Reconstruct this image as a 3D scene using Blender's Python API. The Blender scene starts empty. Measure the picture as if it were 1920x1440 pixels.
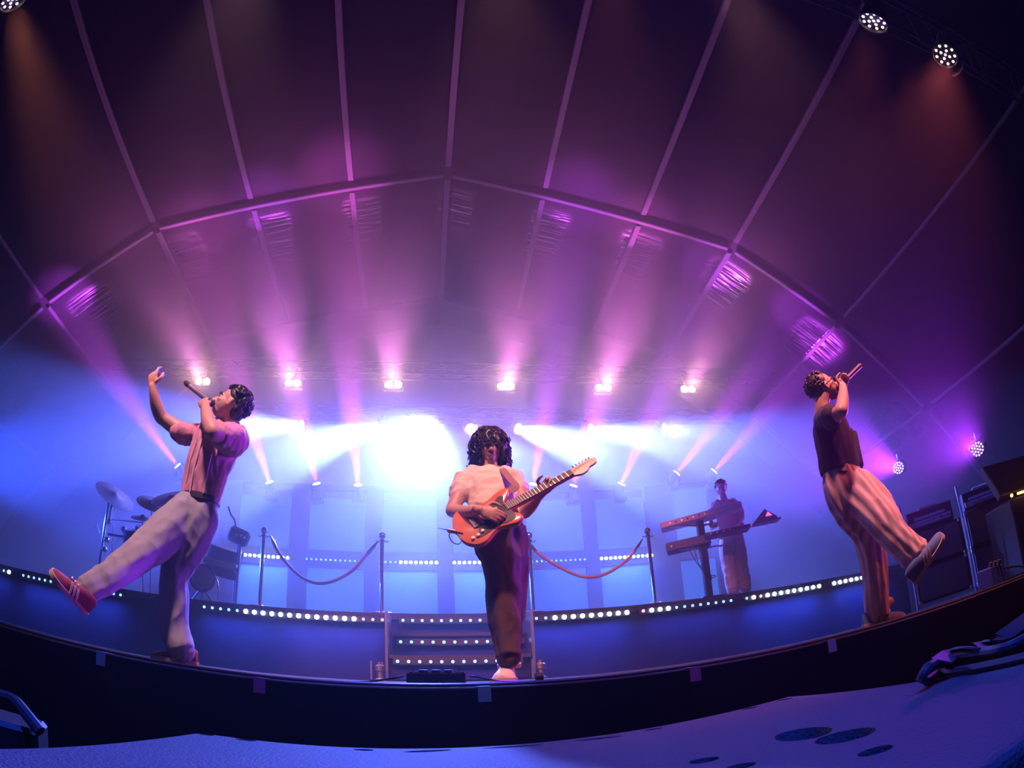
import bpy, math, random
import numpy as np
from mathutils import Vector, Matrix, noise
random.seed(7); np.random.seed(7)
PI = math.pi
sc = bpy.context.scene
COL = sc.collection

# ---------------------------------------------------------------- camera (a fisheye lens, tilted up at the stage lip)
YAW, PITCH, ROLL = math.radians(8.42234127), math.radians(28.04104564), math.radians(-3.06831806)
FPX = 1133.5
CAM = Vector((0, 0, 0.03))
_F = Vector((math.sin(YAW)*math.cos(PITCH), math.cos(YAW)*math.cos(PITCH), math.sin(PITCH)))
_X0 = Vector((math.cos(YAW), -math.sin(YAW), 0)); _U0 = _X0.cross(_F)
_X = math.cos(ROLL)*_X0 + math.sin(ROLL)*_U0
_U = -math.sin(ROLL)*_X0 + math.cos(ROLL)*_U0
cd = bpy.data.cameras.new('camera'); cam = bpy.data.objects.new('camera', cd); COL.objects.link(cam)
cd.type = 'PANO'; cd.panorama_type = 'FISHEYE_EQUISOLID'
cd.sensor_width = 36; cd.sensor_fit = 'HORIZONTAL'
cd.fisheye_lens = 36*FPX/1920; cd.fisheye_fov = math.radians(200); cd.lens = 36*FPX/1920
cd.clip_start = 0.01; cd.clip_end = 200
cam.matrix_world = Matrix(((_X.x, _U.x, -_F.x, CAM.x), (_X.y, _U.y, -_F.y, CAM.y), (_X.z, _U.z, -_F.z, CAM.z), (0, 0, 0, 1)))
sc.camera = cam

# ---------------------------------------------------------------- exposure and sampling quality
sc.view_settings.view_transform = 'Standard'; sc.view_settings.look = 'None'
sc.view_settings.exposure = 0.0; sc.view_settings.gamma = 1.0; sc.view_settings.use_curve_mapping = False
cy = sc.cycles
cy.max_bounces = 5; cy.diffuse_bounces = 2; cy.glossy_bounces = 2; cy.transmission_bounces = 3; cy.transparent_max_bounces = 8
cy.volume_bounces = 2; cy.sample_clamp_indirect = 3.0; cy.use_denoising = True
cy.use_light_tree = True; cy.caustics_reflective = False; cy.caustics_refractive = False
cy.use_adaptive_sampling = True; cy.adaptive_threshold = 0.02

# ---------------------------------------------------------------- the air of the tent: night outside, stage haze inside
w = bpy.data.worlds.new('night'); sc.world = w; w.use_nodes = True
wn = w.node_tree; wn.nodes.clear()
wo = wn.nodes.new('ShaderNodeOutputWorld'); wb = wn.nodes.new('ShaderNodeBackground')
wb.inputs['Color'].default_value = (0.02, 0.02, 0.06, 1); wb.inputs['Strength'].default_value = 0.2
wn.links.new(wb.outputs[0], wo.inputs['Surface'])
HAZE = 0.12; HAZE_G = 0.6

# light levels (watts) and colours of the rig
WHITE_BLUE = (0.085, 0.14, 1.0); WARM = (1.0, 0.42, 0.28); PURPLE = (0.62, 0.06, 1.0); BLUE = (0.02, 0.07, 1.0); RED = (1.0, 0.15, 0.16); PINK = (1.0, 0.22, 0.55)
P_PAR, P_BLIND, P_BEAM, P_SIDE, P_FRONT = 30000, 3000, 24000, 3600, 1200
P_ADDED_BLUE = 800

# ---------------------------------------------------------------- materials
MATS = {}
def mat(name, color, rough=0.6, metal=0.0, bump=None, spec=0.5, noise_mix=None, sheen=0, emit=None, strength=0, alpha=None):
    if name in MATS: return MATS[name]
    m = bpy.data.materials.new(name); m.use_nodes = True; MATS[name] = m
    nt = m.node_tree; b = nt.nodes['Principled BSDF']
    c = (*color, 1)
    b.inputs['Base Color'].default_value = c; b.inputs['Roughness'].default_value = rough; b.inputs['Metallic'].default_value = metal
    b.inputs['Specular IOR Level'].default_value = spec
    if sheen: b.inputs['Sheen Weight'].default_value = sheen
    tc = nt.nodes.new('ShaderNodeTexCoord')
    if noise_mix:
        scale, c2 = noise_mix
        n = nt.nodes.new('ShaderNodeTexNoise'); n.inputs['Scale'].default_value = scale; n.inputs['Detail'].default_value = 4
        mx = nt.nodes.new('ShaderNodeMix'); mx.data_type = 'RGBA'
        mx.inputs['A'].default_value = c; mx.inputs['B'].default_value = (*c2, 1)
        nt.links.new(tc.outputs['Object'], n.inputs['Vector']); nt.links.new(n.outputs['Fac'], mx.inputs['Factor']); nt.links.new(mx.outputs['Result'], b.inputs['Base Color'])
    if bump:
        scale, st, dist = bump
        n2 = nt.nodes.new('ShaderNodeTexNoise'); n2.inputs['Scale'].default_value = scale; n2.inputs['Detail'].default_value = 3
        bp = nt.nodes.new('ShaderNodeBump'); bp.inputs['Strength'].default_value = st; bp.inputs['Distance'].default_value = dist
        nt.links.new(tc.outputs['Object'], n2.inputs['Vector']); nt.links.new(n2.outputs['Fac'], bp.inputs['Height']); nt.links.new(bp.outputs[0], b.inputs['Normal'])
    if emit:
        b.inputs['Emission Color'].default_value = (*emit, 1); b.inputs['Emission Strength'].default_value = strength
        m.cycles.emission_sampling = 'NONE'
    return m
M_fabric_roof = mat('tent_fabric', (0.004, 0.003, 0.005), 0.5, spec=0.1, bump=(0.7, 0.15, 0.3))
M_alu = mat('purlin_aluminium', (0.055, 0.05, 0.06), 0.7, spec=.2)
M_black_metal = mat('black_metal', (0.02, 0.02, 0.022), 0.4, 0.3)
M_black = mat('black_plastic', (0.015, 0.015, 0.016), 0.5)
M_drape = mat('black_drape', (0.012, 0.012, 0.02), 0.95, spec=.05, bump=(3, 0.4, 0.05))
M_deck = mat('stage_deck', (0.025, 0.025, 0.028), 0.8, spec=0.1, bump=(40, 0.2, 0.003), noise_mix=(3, (0.04, 0.04, 0.043)))
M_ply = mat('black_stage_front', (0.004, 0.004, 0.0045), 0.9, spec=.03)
M_sub = mat('textured_cabinet_paint', (0.10, 0.10, 0.105), 0.7, spec=.15, bump=(170, 0.9, 0.004))
M_chrome = mat('chrome', (0.85, 0.85, 0.88), 0.12, 1.0)
M_steel = mat('brushed_steel', (0.6, 0.6, 0.63), 0.3, 1.0)
M_set = mat('set_timber', (0.03, 0.03, 0.05), 0.9, spec=.1, noise_mix=(2, (0.045, 0.045, 0.065)))
M_panel = mat('scrim_added_glow', (0.10, 0.22, 0.45), 0.9, emit=(0.05, 0.25, 1.0), strength=.48)  # emission stands in for the blue stage light on the fabric
M_rope = mat('velvet_rope', (0.62, 0.34, 0.40), 0.9, sheen=0.6)
M_truss = mat('truss_tube', (0.03, 0.03, 0.035), 0.6, 0.2, spec=.2)
M_floor = mat('ground', (0.03, 0.03, 0.03), 0.9, noise_mix=(2, (0.05, 0.05, 0.045)))
M_cable = mat('cable_rubber', (0.02, 0.02, 0.022), 0.35)
def emit_mat(name, col, s): return mat(name, (0.02, 0.02, 0.02), 0.3, emit=col, strength=s)
E_blue = emit_mat('led_blue', (0.15, 0.38, 1.0), 4)
E_white = emit_mat('led_white', (0.55, 0.75, 1.0), 45)
E_pink = emit_mat('led_pink', (1.0, 0.25, 0.5), 9)
E_par = emit_mat('lens_white_blue', (0.75, 0.85, 1.0), 40)
E_warm = emit_mat('lens_warm', (1.0, 0.72, 0.45), 45)
E_beam = emit_mat('lens_beam', (1.0, 0.62, 0.55), 30)
E_purple = emit_mat('lens_purple', (0.9, 0.45, 1.0), 9)
E_front = emit_mat('lens_front', (1.0, 0.62, 0.5), 6)
E_orange = emit_mat('desk_lamp_orange', (1.0, 0.35, 0.08), 7)

# ---------------------------------------------------------------- mesh helpers
def frame_of(d, ref=None):
    d = Vector(d).normalized(); ref = Vector(ref) if ref is not None else (Vector((0, 0, 1)) if abs(d.z) < 0.92 else Vector((0, 1, 0)))
    a = (ref - d*ref.dot(d))
    if a.length < 1e-5: a = d.orthogonal()
    a.normalize(); b = d.cross(a).normalized()
    return a, b, d
class MB:
    def __init__(s): s.v = []; s.f = []
    def add(s, vs, fs):
        n = len(s.v); s.v += [tuple(p) for p in vs]; s.f += [tuple(i+n for i in q) for q in fs]; return s
    def box(s, c, size, rot=None, bev=0.0):
        hx, hy, hz = size[0]/2, size[1]/2, size[2]/2; c = Vector(c)
        R = rot if rot is not None else Matrix.Identity(3)
        b = min(bev, hx*.9, hy*.9, hz*.9)
        if b <= 0:
            vs = [c + R @ Vector((x*hx, y*hy, z*hz)) for x in (-1, 1) for y in (-1, 1) for z in (-1, 1)]
            return s.add(vs, [(0, 1, 3, 2), (4, 6, 7, 5), (0, 4, 5, 1), (2, 3, 7, 6), (0, 2, 6, 4), (1, 5, 7, 3)])
        vs = []; fs = []
        ix = {}
        for x in (-1, 1):
            for y in (-1, 1):
                for z in (-1, 1):
                    for ax in range(3):
                        p = [x*(hx-b), y*(hy-b), z*(hz-b)]; p[ax] = (x*hx, y*hy, z*hz)[ax]
                        ix[(x, y, z, ax)] = len(vs); vs.append(c + R @ Vector(p))
        for ax in range(3):
            o = [i for i in range(3) if i != ax]
            for sgn in (-1, 1):
                q = []
                for (u, v_) in ((-1, -1), (1, -1), (1, 1), (-1, 1)):
                    k = [0, 0, 0]; k[ax] = sgn; k[o[0]] = u; k[o[1]] = v_; q.append(ix[(*k, ax)])
                fs.append(q)
        for ax in range(3):
            o = [i for i in range(3) if i != ax]
            for u in (-1, 1):
                for v_ in (-1, 1):
                    k0 = [0, 0, 0]; k0[o[0]] = u; k0[o[1]] = v_; k1 = list(k0); k0[ax] = -1; k1[ax] = 1
                    fs.append((ix[(*k0, o[0])], ix[(*k1, o[0])], ix[(*k1, o[1])], ix[(*k0, o[1])]))
        for x in (-1, 1):
            for y in (-1, 1):
                for z in (-1, 1): fs.append(tuple(ix[(x, y, z, a)] for a in range(3)))
        return s.add(vs, fs)
    def loft(s, rings, cap=True, closed=False):
        n = len(rings[0]); k = len(rings); vs = [p for r in rings for p in r]; fs = []
        for i in range(k if closed else k-1):
            for j in range(n): fs.append((i*n+j, i*n+(j+1) % n, ((i+1) % k)*n+(j+1) % n, ((i+1) % k)*n+j))
        if cap and not closed: fs += [tuple(range(n-1, -1, -1)), tuple((k-1)*n+j for j in range(n))]
        return s.add(vs, fs)
    def tube(s, pts, r, n=8, cap=True, ref=None, closed=False):
        pts = [Vector(p) for p in pts]; rr = r if isinstance(r, (list, tuple)) else [r]*len(pts); rings = []; pa = None
        for i, p in enumerate(pts):
            d = (pts[min(i+1, len(pts)-1)] - pts[max(i-1, 0)]) if not closed else pts[(i+1) % len(pts)] - pts[i-1]
            if d.length < 1e-9: d = Vector((0, 0, 1))
            a, b, d = frame_of(d, pa if pa is not None else ref); pa = a
            rings.append([p + a*math.cos(t)*rr[i] + b*math.sin(t)*rr[i] for t in [2*PI*j/n for j in range(n)]])
        return s.loft(rings, cap, closed)
    def lathe(s, o, d, prof, n=20, cap=True):
        o = Vector(o); a, b, d = frame_of(d)
        return s.loft([[o + d*h + (a*math.cos(t) + b*math.sin(t))*max(r, 1e-4) for t in [2*PI*j/n for j in range(n)]] for h, r in prof], cap)
    def sphere(s, c, r, n=12, m=8, rot=None):
        c = Vector(c); rx, ry, rz = r if isinstance(r, (tuple, list)) else (r, r, r); R = rot if rot is not None else Matrix.Identity(3)
        rings = [[c + R @ Vector((rx*math.sin(a)*math.cos(t), ry*math.sin(a)*math.sin(t), rz*math.cos(a))) for t in [2*PI*j/n for j in range(n)]] for a in [max(1e-3, min(PI-1e-3, PI*i/m)) for i in range(m+1)]]
        return s.loft(rings)
    def prism(s, outline, h0, h1, M=None):
        M = M or Matrix.Identity(4); n = len(outline)
        vs = [M @ Vector((x, y, h0)) for x, y in outline] + [M @ Vector((x, y, h1)) for x, y in outline]
        return s.add(vs, [tuple(range(n-1, -1, -1)), tuple(range(n, 2*n))] + [(i, (i+1) % n, n+(i+1) % n, n+i) for i in range(n)])
    def build(s, name, m, parent=None, smooth=False, org=None, label=None):
        me = bpy.data.meshes.new(name)
        o = Vector(org) if org is not None else (parent.matrix_basis.translation.copy() if parent is not None and parent.get('_w') else Vector((0, 0, 0)))
        if parent is not None and parent.parent is not None and org is None:
            o = Vector((0, 0, 0)); q = parent
            while q is not None: o = o + q.location; q = q.parent
        me.from_pydata([tuple(Vector(p)-o) for p in s.v], [], s.f); me.update()
        me.materials.append(m)
        ob = bpy.data.objects.new(name, me); COL.objects.link(ob)
        if parent is not None: ob.parent = parent
        else: ob.location = o
        if smooth:
            me.polygons.foreach_set('use_smooth', [True]*len(me.polygons))
            try: me.set_sharp_from_angle(angle=math.radians(42))
            except Exception: pass
        if label: ob['label'] = label
        return ob
def thing(name, label, cat, loc=(0, 0, 0), group=None):
    o = bpy.data.objects.new(name, None); COL.objects.link(o); o.location = loc; o.empty_display_size = 0.05
    o['label'] = label; o['category'] = cat; o['_w'] = 1
    if group: o['group'] = group
    return o
def tag(o, label, cat, group=None, kind=None):
    o['label'] = label; o['category'] = cat
    if group: o['group'] = group
    if kind: o['kind'] = kind
    return o
def struct(o): o['kind'] = 'structure'; return o
def smooth_path(pts, n=6):
    pts = [Vector(p) for p in pts]; out = []
    P = [pts[0]*2-pts[1]] + pts + [pts[-1]*2-pts[-2]]
    for i in range(1, len(P)-2):
        for k in range(n):
            t = k/n; a, b, c, d = P[i-1], P[i], P[i+1], P[i+2]
            out.append(0.5*((2*b) + (c-a)*t + (2*a-5*b+4*c-d)*t*t + (3*b-a-3*c+d)*t**3))
    out.append(pts[-1]); return out
def lamp(name, kind, loc, d, power, col, parent, size=None, blend=0.4, radius=0.08, sx=None, sy=None):
    ld = bpy.data.lights.new(name, kind); ld.energy = power; ld.color = col
    if kind == 'SPOT': ld.spot_size = math.radians(size); ld.spot_blend = blend; ld.shadow_soft_size = radius
    if kind == 'AREA':
        ld.shape = 'RECTANGLE'; ld.size = sx; ld.size_y = sy; ld.spread = math.radians(150)
    if kind == 'POINT': ld.shadow_soft_size = radius
    o = bpy.data.objects.new(name, ld); COL.objects.link(o); o.parent = parent
    q = Vector(d).to_track_quat('-Z', 'Y'); o.rotation_mode = 'QUATERNION'; o.rotation_quaternion = q
    base = Vector((0, 0, 0)); p = parent
    while p is not None: base += p.location; p = p.parent
    o.location = Vector(loc) - base
    return o

# ================================================================ THE TENT
YR = 9.5
PROF = [(-1.47, -.13), (-1.45, .2), (-1.32, .386), (-1.20, .51), (-.975, .75), (-.705, .965), (.018, 1.13), (.722, .945), (.99, .74), (1.22, .5), (1.32, .386), (1.47, .2), (1.49, -.13)]
RP = [(x*YR, z*YR + .03) for x, z in PROF]
def roof_sheet():
    mb = MB(); pts = []
    for (x0, z0), (x1, z1) in zip(RP[:-1], RP[1:]):
        for k in range(6): pts.append((x0+(x1-x0)*k/6, z0+(z1-z0)*k/6))
    pts.append(RP[-1]); ys = [-2 + 0.45*i for i in range(41)]
    vs = []
    for y in ys:
        for (x, z) in pts: vs.append((x, y, z + .03*math.sin(y*PI/5*2)))
    n = len(pts); fs = [(i*n+j, i*n+j+1, (i+1)*n+j+1, (i+1)*n+j) for i in range(len(ys)-1) for j in range(n-1)]
    return mb.add(vs, fs)
# the roof fabric puckers beside the purlins of the rear bay: small glossy ripples
def roof_material():
    m = M_fabric_roof; nt = m.node_tree; b = nt.nodes['Principled BSDF']; N = nt.nodes.new; L = nt.links.new
    tc = N('ShaderNodeTexCoord'); sp = N('ShaderNodeSeparateXYZ'); L(tc.outputs['Object'], sp.inputs[0])
    def mth(op, *a):
        n = N('ShaderNodeMath'); n.operation = op; n.use_clamp = op == 'MULTIPLY'
        for i, v in enumerate(a):
            if isinstance(v, (int, float)): n.inputs[i].default_value = v
            else: L(v, n.inputs[i])
        return n.outputs[0]
    def rng_(v, a0, a1, lo, hi):
        n = N('ShaderNodeMapRange'); n.interpolation_type = 'SMOOTHSTEP'
        for k_, q in (('Value', v), ('From Min', a0), ('From Max', a1), ('To Min', lo), ('To Max', hi)):
            if isinstance(q, (int, float)): n.inputs[k_].default_value = q
            else: L(q, n.inputs[k_])
        return n.outputs[0]
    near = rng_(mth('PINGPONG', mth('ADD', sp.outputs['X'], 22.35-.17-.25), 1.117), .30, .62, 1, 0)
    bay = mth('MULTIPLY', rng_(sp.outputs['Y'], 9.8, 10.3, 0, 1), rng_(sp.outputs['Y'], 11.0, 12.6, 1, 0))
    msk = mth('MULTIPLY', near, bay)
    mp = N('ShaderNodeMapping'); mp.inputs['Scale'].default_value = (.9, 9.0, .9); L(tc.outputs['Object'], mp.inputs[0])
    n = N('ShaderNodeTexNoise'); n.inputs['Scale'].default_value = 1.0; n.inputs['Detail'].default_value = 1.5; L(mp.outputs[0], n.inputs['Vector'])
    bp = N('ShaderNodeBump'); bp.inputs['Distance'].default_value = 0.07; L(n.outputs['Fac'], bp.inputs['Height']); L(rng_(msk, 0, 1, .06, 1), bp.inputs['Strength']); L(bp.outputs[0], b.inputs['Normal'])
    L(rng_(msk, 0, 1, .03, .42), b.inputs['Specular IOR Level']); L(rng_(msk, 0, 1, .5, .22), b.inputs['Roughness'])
roof_material()
struct(roof_sheet().build('ceiling', M_fabric_roof))
# rafters: portal frames across the tent
def rafter(y):
    mb = MB()
    for (x0, z0), (x1, z1) in zip(RP[:-1], RP[1:]):
        a, b = Vector((x0, y, z0-.1)), Vector((x1, y, z1-.1)); d = b-a
        aa, bb, dd = frame_of(d, (0, 1, 0)); g = dd*.12
        R = Matrix((aa, bb, dd)).transposed()
        mb.box((a+b)/2, (.12, .2, d.length-.22), R, .02)
    return mb.build('trim_rafter', M_alu)
for i, y in enumerate((9.5, 14.5)):
    o = rafter(y); o.name = 'trim_%d' % (i+1); struct(o)
# purlins: run front to back under the fabric, broken at each rafter
k = 3
for (x, z, w_) in [(-1.20, .51, .10), (-.975, .75, .07), (-.705, .965, .13), (-.453, 1.022, .13), (-.213, 1.076, .13), (.018, 1.13, .14), (.25, 1.07, .13), (.485, 1.005, .13), (.722, .945, .13), (.99, .74, .07), (1.22, .5, .10)]:
    for (y0, y1) in ((-2, 9.28), (9.66, 14.3)):
        mb = MB(); mb.box((x*YR, (y0+y1)/2, z*YR - .06), (w_, y1-y0, .08), bev=.01)
        o = mb.build('trim_%d' % k, M_alu); struct(o); k += 1
# gable behind the set and ground
mb = MB(); mb.add([(x, 16.0, z) for x, z in RP], [tuple(range(len(RP)))]); struct(mb.build('wall_back', M_drape))
mb = MB(); mb.box((0, 6, -1.25), (32, 22, .1)); struct(mb.build('floor', M_floor))

# stage haze: thin over the pit, thickening towards the smoke machines at the back
mb = MB(); mb.box((0, 7.7, 5.2), (31, 16.4, 12.7)); hz = mb.build('haze', M_drape)
hm = bpy.data.materials.new('stage_haze'); hm.use_nodes = True; ht = hm.node_tree; ht.nodes.clear()
ho = ht.nodes.new('ShaderNodeOutputMaterial'); hv = ht.nodes.new('ShaderNodeVolumeScatter'); hv.inputs['Anisotropy'].default_value = HAZE_G
htc = ht.nodes.new('ShaderNodeTexCoord'); hs = ht.nodes.new('ShaderNodeSeparateXYZ'); hr = ht.nodes.new('ShaderNodeMapRange'); hr.interpolation_type = 'SMOOTHSTEP'
hr.inputs['From Min'].default_value = 4.0; hr.inputs['From Max'].default_value = 13.0; hr.inputs['To Min'].default_value = HAZE*.035; hr.inputs['To Max'].default_value = HAZE
ht.links.new(htc.outputs['Object'], hs.inputs[0]); hx = ht.nodes.new('ShaderNodeMapRange'); hx.interpolation_type = 'SMOOTHSTEP'   # haze thins towards the right side
for k_, v_ in (('From Min', 4.5), ('From Max', 10.0), ('To Min', 1.0), ('To Max', .35)): hx.inputs[k_].default_value = v_
hmul = ht.nodes.new('ShaderNodeMath'); hmul.operation = 'MULTIPLY'
ht.links.new(hs.outputs['X'], hx.inputs['Value']); ht.links.new(hx.outputs[0], hmul.inputs[0]); ht.links.new(hr.outputs[0], hmul.inputs[1])
ht.links.new(hs.outputs['Y'], hr.inputs['Value']); ht.links.new(hmul.outputs[0], hv.inputs['Density']); ht.links.new(hv.outputs[0], ho.inputs['Volume'])
hz.data.materials.clear(); hz.data.materials.append(hm)
tag(hz, 'pale stage haze filling the tent, thickest around the back lamps', 'haze', kind='stuff')

# ================================================================ STAGE
# deck 20 m wide, its lip 2 m in front of the lens
mb = MB(); mb.box((1, 9.0, -.03), (22, 14.0, .06), bev=.004); struct(mb.build('floor_stage', M_deck))
mb = MB(); mb.box((1, 1.99, -.604), (22, .02, 1.2)); struct(mb.build('trim_stage_front', M_ply))
# riser with its steps
RZ = .807; RY = 7.0
def riser(x0, x1, name_lbl):
    t = thing('stage_riser', name_lbl, 'riser', ((x0+x1)/2, RY, 0))
    MB().box(((x0+x1)/2, RY+3.5, RZ-.04), (x1-x0, 7.0, .08), bev=.005).build('riser_top', M_deck, t)
    MB().box(((x0+x1)/2, RY+.04, (RZ-.08)/2), (x1-x0, .03, RZ-.08)).build('skirt', M_drape, t)
    return t
riser(-8.4, 6.95, 'long black band riser edged with blue lights across the stage')
st = thing('step_unit', 'black three-tread steps up to the riser with rows of blue lights', 'steps', (.25, 6.7, 0))
for i, (yf, zt) in enumerate(((6.3, .28), (6.64, .55))):
    MB().box((.255, (yf+6.91)/2, zt-.02), (1.46, 6.91-yf, .04), bev=.004).build('tread', M_deck, st)
    MB().box((.255, yf+.065, zt-.15), (1.44, .02, .22)).build('step_face', M_drape, st)
for x in (-.50, 1.01):
    MB().box((x, 6.60, .38), (.03, .58, .74), bev=.003).build('side_frame', M_steel, st)

def led_bar(x0, x1, y, z, pattern, label, group='LED bars along the riser and the set', face=(0, -1, 0), sz=.017, z1=None):
    """a batten of round LEDs; pattern: one character per LED, w white, b blue, p pink, . dark"""
    z1 = z if z1 is None else z1
    t = thing('led_bar', label, 'light bar', ((x0+x1)/2, y, (z+z1)/2), group)
    n = len(pattern)
    a, b = Vector((x0, y, z)), Vector((x1, y, z1)); d = (b-a).normalized(); R = Matrix.Rotation(-math.atan2(d.z, d.x), 3, 'Y')
    MB().box((a+b)/2 + Vector((0, .03, 0)), ((b-a).length+.1, .05, .075), R, .006).build('housing', M_black, t)
    src = {}
    for i, ch in enumerate(pattern):
        if ch == '.': continue
        p = a.lerp(b, i/(n-1) if n > 1 else .5)
        m = {'w': E_white, 'b': E_blue, 'p': E_pink}[ch]; r = sz*(1.5 if ch == 'w' else 1.0)
        if ch not in src:
            o = MB().lathe((t.location.x, t.location.y, t.location.z), (0, -1, 0), [(0, r), (.008, r), (.012, r*.6)], 10).build('led', m, t, True)
            src[ch] = o
        else:
            o = src[ch].copy(); COL.objects.link(o); o.parent = t
        o.location = p - t.location
    bright = pattern.count('w')
    lamp('bar_light', 'AREA', ((x0+x1)/2, y-.10, (z+z1)/2-.07), (0, .30, -1), 14 + 4.5*bright, BLUE if not bright else (.04, .09, 1.0), t, sx=abs(x1-x0), sy=.03)
    return t
# riser edge, ratios read off the lens: x/y at y=6.95, z/y .099
yb = 6.93; zb = .099*yb + .03
U = .01573*yb
def riser_bar(xa, pattern, label, zz=None):
    x1 = xa + U*(len(pattern)-1); led_bar(xa, x1, yb, zb, pattern, label); return x1
riser_bar(-.985*yb, 'bbbbbbbw', 'blue LED bar at the far left end of the riser')
riser_bar(-.83*yb, 'bbbbbbbwwww', 'LED bar on the riser edge behind the kicking singer')
riser_bar(-.655*yb, 'wbbbbb', 'LED bar on the riser edge between the singer\'s legs')
riser_bar(-.4*yb, 'bbbbbwwww', 'LED bar on the riser edge below the percussion table')
riser_bar(-.2585*yb, 'wwwwwwwwwbbb', 'brightest LED bar on the riser between the two left rope posts')
riser_bar(-.0515*yb, 'bbbbbbbbbbbb', 'blue LED bar along the top step')
riser_bar(.152*yb, 'bbbwwwwwwwww', 'white glaring LED bar on the riser right of the guitarist')
riser_bar(.355*yb, 'pwwwbbbbbbbb', 'LED bar on the riser edge under the right rope post')
riser_bar(.562*yb, 'bwpwwwwwwwww', 'LED bar with one pink light below the keyboard player')
riser_bar(.775*yb, 'wwwwwwbbbb', 'LED bar at the right end of the riser')
led_bar(-.056*6.62, .138*6.62, 6.62, .0625*6.62+.03, 'b'*12, 'middle row of blue lights on the steps', sz=.017)
led_bar(-.0615*6.28, .135*6.28, 6.28, .0292*6.28+.03, 'b'*12, 'lowest row of blue lights on the steps', sz=.017)

# ================================================================ THE SET WALL: posts, cross rail and panels with added glow
YS = 13.0
cols = [(-.349, -.250), (-.217, -.117), (-.087, .006), (.034, .130), (.160, .261), (.286, .381), (.437, .512)]
def sx(v): return v*YS
setw = thing('set_frame', 'tall set frame of square bays standing behind the band', 'stage set', (0, YS, RZ))
edges = [-.375] + [v for c in cols for v in c] + [.535]
for i in range(0, len(edges)-1, 2):
    a, b = edges[i], edges[i+1]
    MB().box((sx((a+b)/2), YS+.1, (RZ+4.35)/2), (sx(b-a), .14, 4.35-RZ), bev=.01).build('post', M_set, setw)
MB().box((sx(.08), YS+.12, .2015*YS+.03), (sx(.9), .10, .40), bev=.01).build('cross_rail', M_set, setw)
MB().box((sx(.08), YS+.12, 4.33), (sx(.9), .10, .14), bev=.01).build('top_rail', M_set, setw)
MB().box((sx(.08), YS+.12, RZ+.12), (sx(.9), .10, .24), bev=.01).build('bottom_rail', M_set, setw)
names = ['behind the first rope post', 'behind the left rope', 'left of the guitarist', 'behind the guitarist', 'right of the guitarist', 'behind the right rope post', 'behind the keyboard player']
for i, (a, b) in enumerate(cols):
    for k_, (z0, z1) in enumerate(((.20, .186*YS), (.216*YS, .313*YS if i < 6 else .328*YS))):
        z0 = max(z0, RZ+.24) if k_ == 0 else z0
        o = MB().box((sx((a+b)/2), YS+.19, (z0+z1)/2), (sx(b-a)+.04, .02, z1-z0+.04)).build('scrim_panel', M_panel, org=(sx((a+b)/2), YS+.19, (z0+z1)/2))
        tag(o, '%s pale blue panel with added glow, %s' % (('lower', 'upper')[k_], names[i]), 'panel', 'set panels with added glow')
zu = .198*YS+.03; yu = YS-.03
def ub(a, b, pattern, label): led_bar(a*yu, b*yu, yu, zu, pattern, label, 'LED bars on the set cross rail', sz=.022)
ub(-.345, -.25, 'w'*12, 'white LED bar on the set rail behind the first rope post')
ub(-.216, -.124, 'b'*12, 'small blue LED bar on the set rail behind the left rope')
ub(-.089, .005, 'bbbbwwwwwwww', 'set rail LED bar left of the guitarist, four dim then bright')
ub(.035, .128, 'w'*12, 'white LED bar on the set rail behind the guitarist')
ub(.166, .258, 'b'*12, 'small blue LED bar on the set rail behind the right rope')
ub(.288, .381, 'w'*12, 'white LED bar on the set rail behind the right rope post')

# ================================================================ TRUSSES AND LAMPS
def truss(a, b, label, w=.3, nb=None, alongx=True):
    a, b = Vector(a), Vector(b); t = thing('lighting_truss', label, 'truss', (a+b)/2)
    d = b-a; aa, bb, dd = frame_of(d, (0, 0, 1)); L = d.length; nb = nb or int(L/.5)
    cs = [aa*(w/2)*i + bb*(w/2)*j for i, j in ((1, 1), (1, -1), (-1, -1), (-1, 1))]
    for c in cs: MB().tube([a+c, b+c], .019, 8).build('chord', M_truss, t, True)
    mb = MB()
    for i in range(nb):
        for q in range(4):
            c0, c1 = cs[q], cs[(q+1) % 4]
            if i % 2: c0, c1 = c1, c0
            mb.tube([a+dd*(L*i/nb)+c0, a+dd*(L*(i+1)/nb)+c1], .010, 6)
    mb.build('lattice', M_truss, t, True)
    return t
truss((-8.5, 12.3, 6.95), (9.5, 12.3, 6.95), 'back lighting truss above the warm double lamps')
truss((-5.5, 13.4, 6.35), (8, 13.4, 6.35), 'back truss carrying the row of white wash lamps')
truss((-8, 1.5, 5.35), (8.5, 1.5, 5.35), 'front lighting truss crossing the top right corner', .34)

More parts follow.
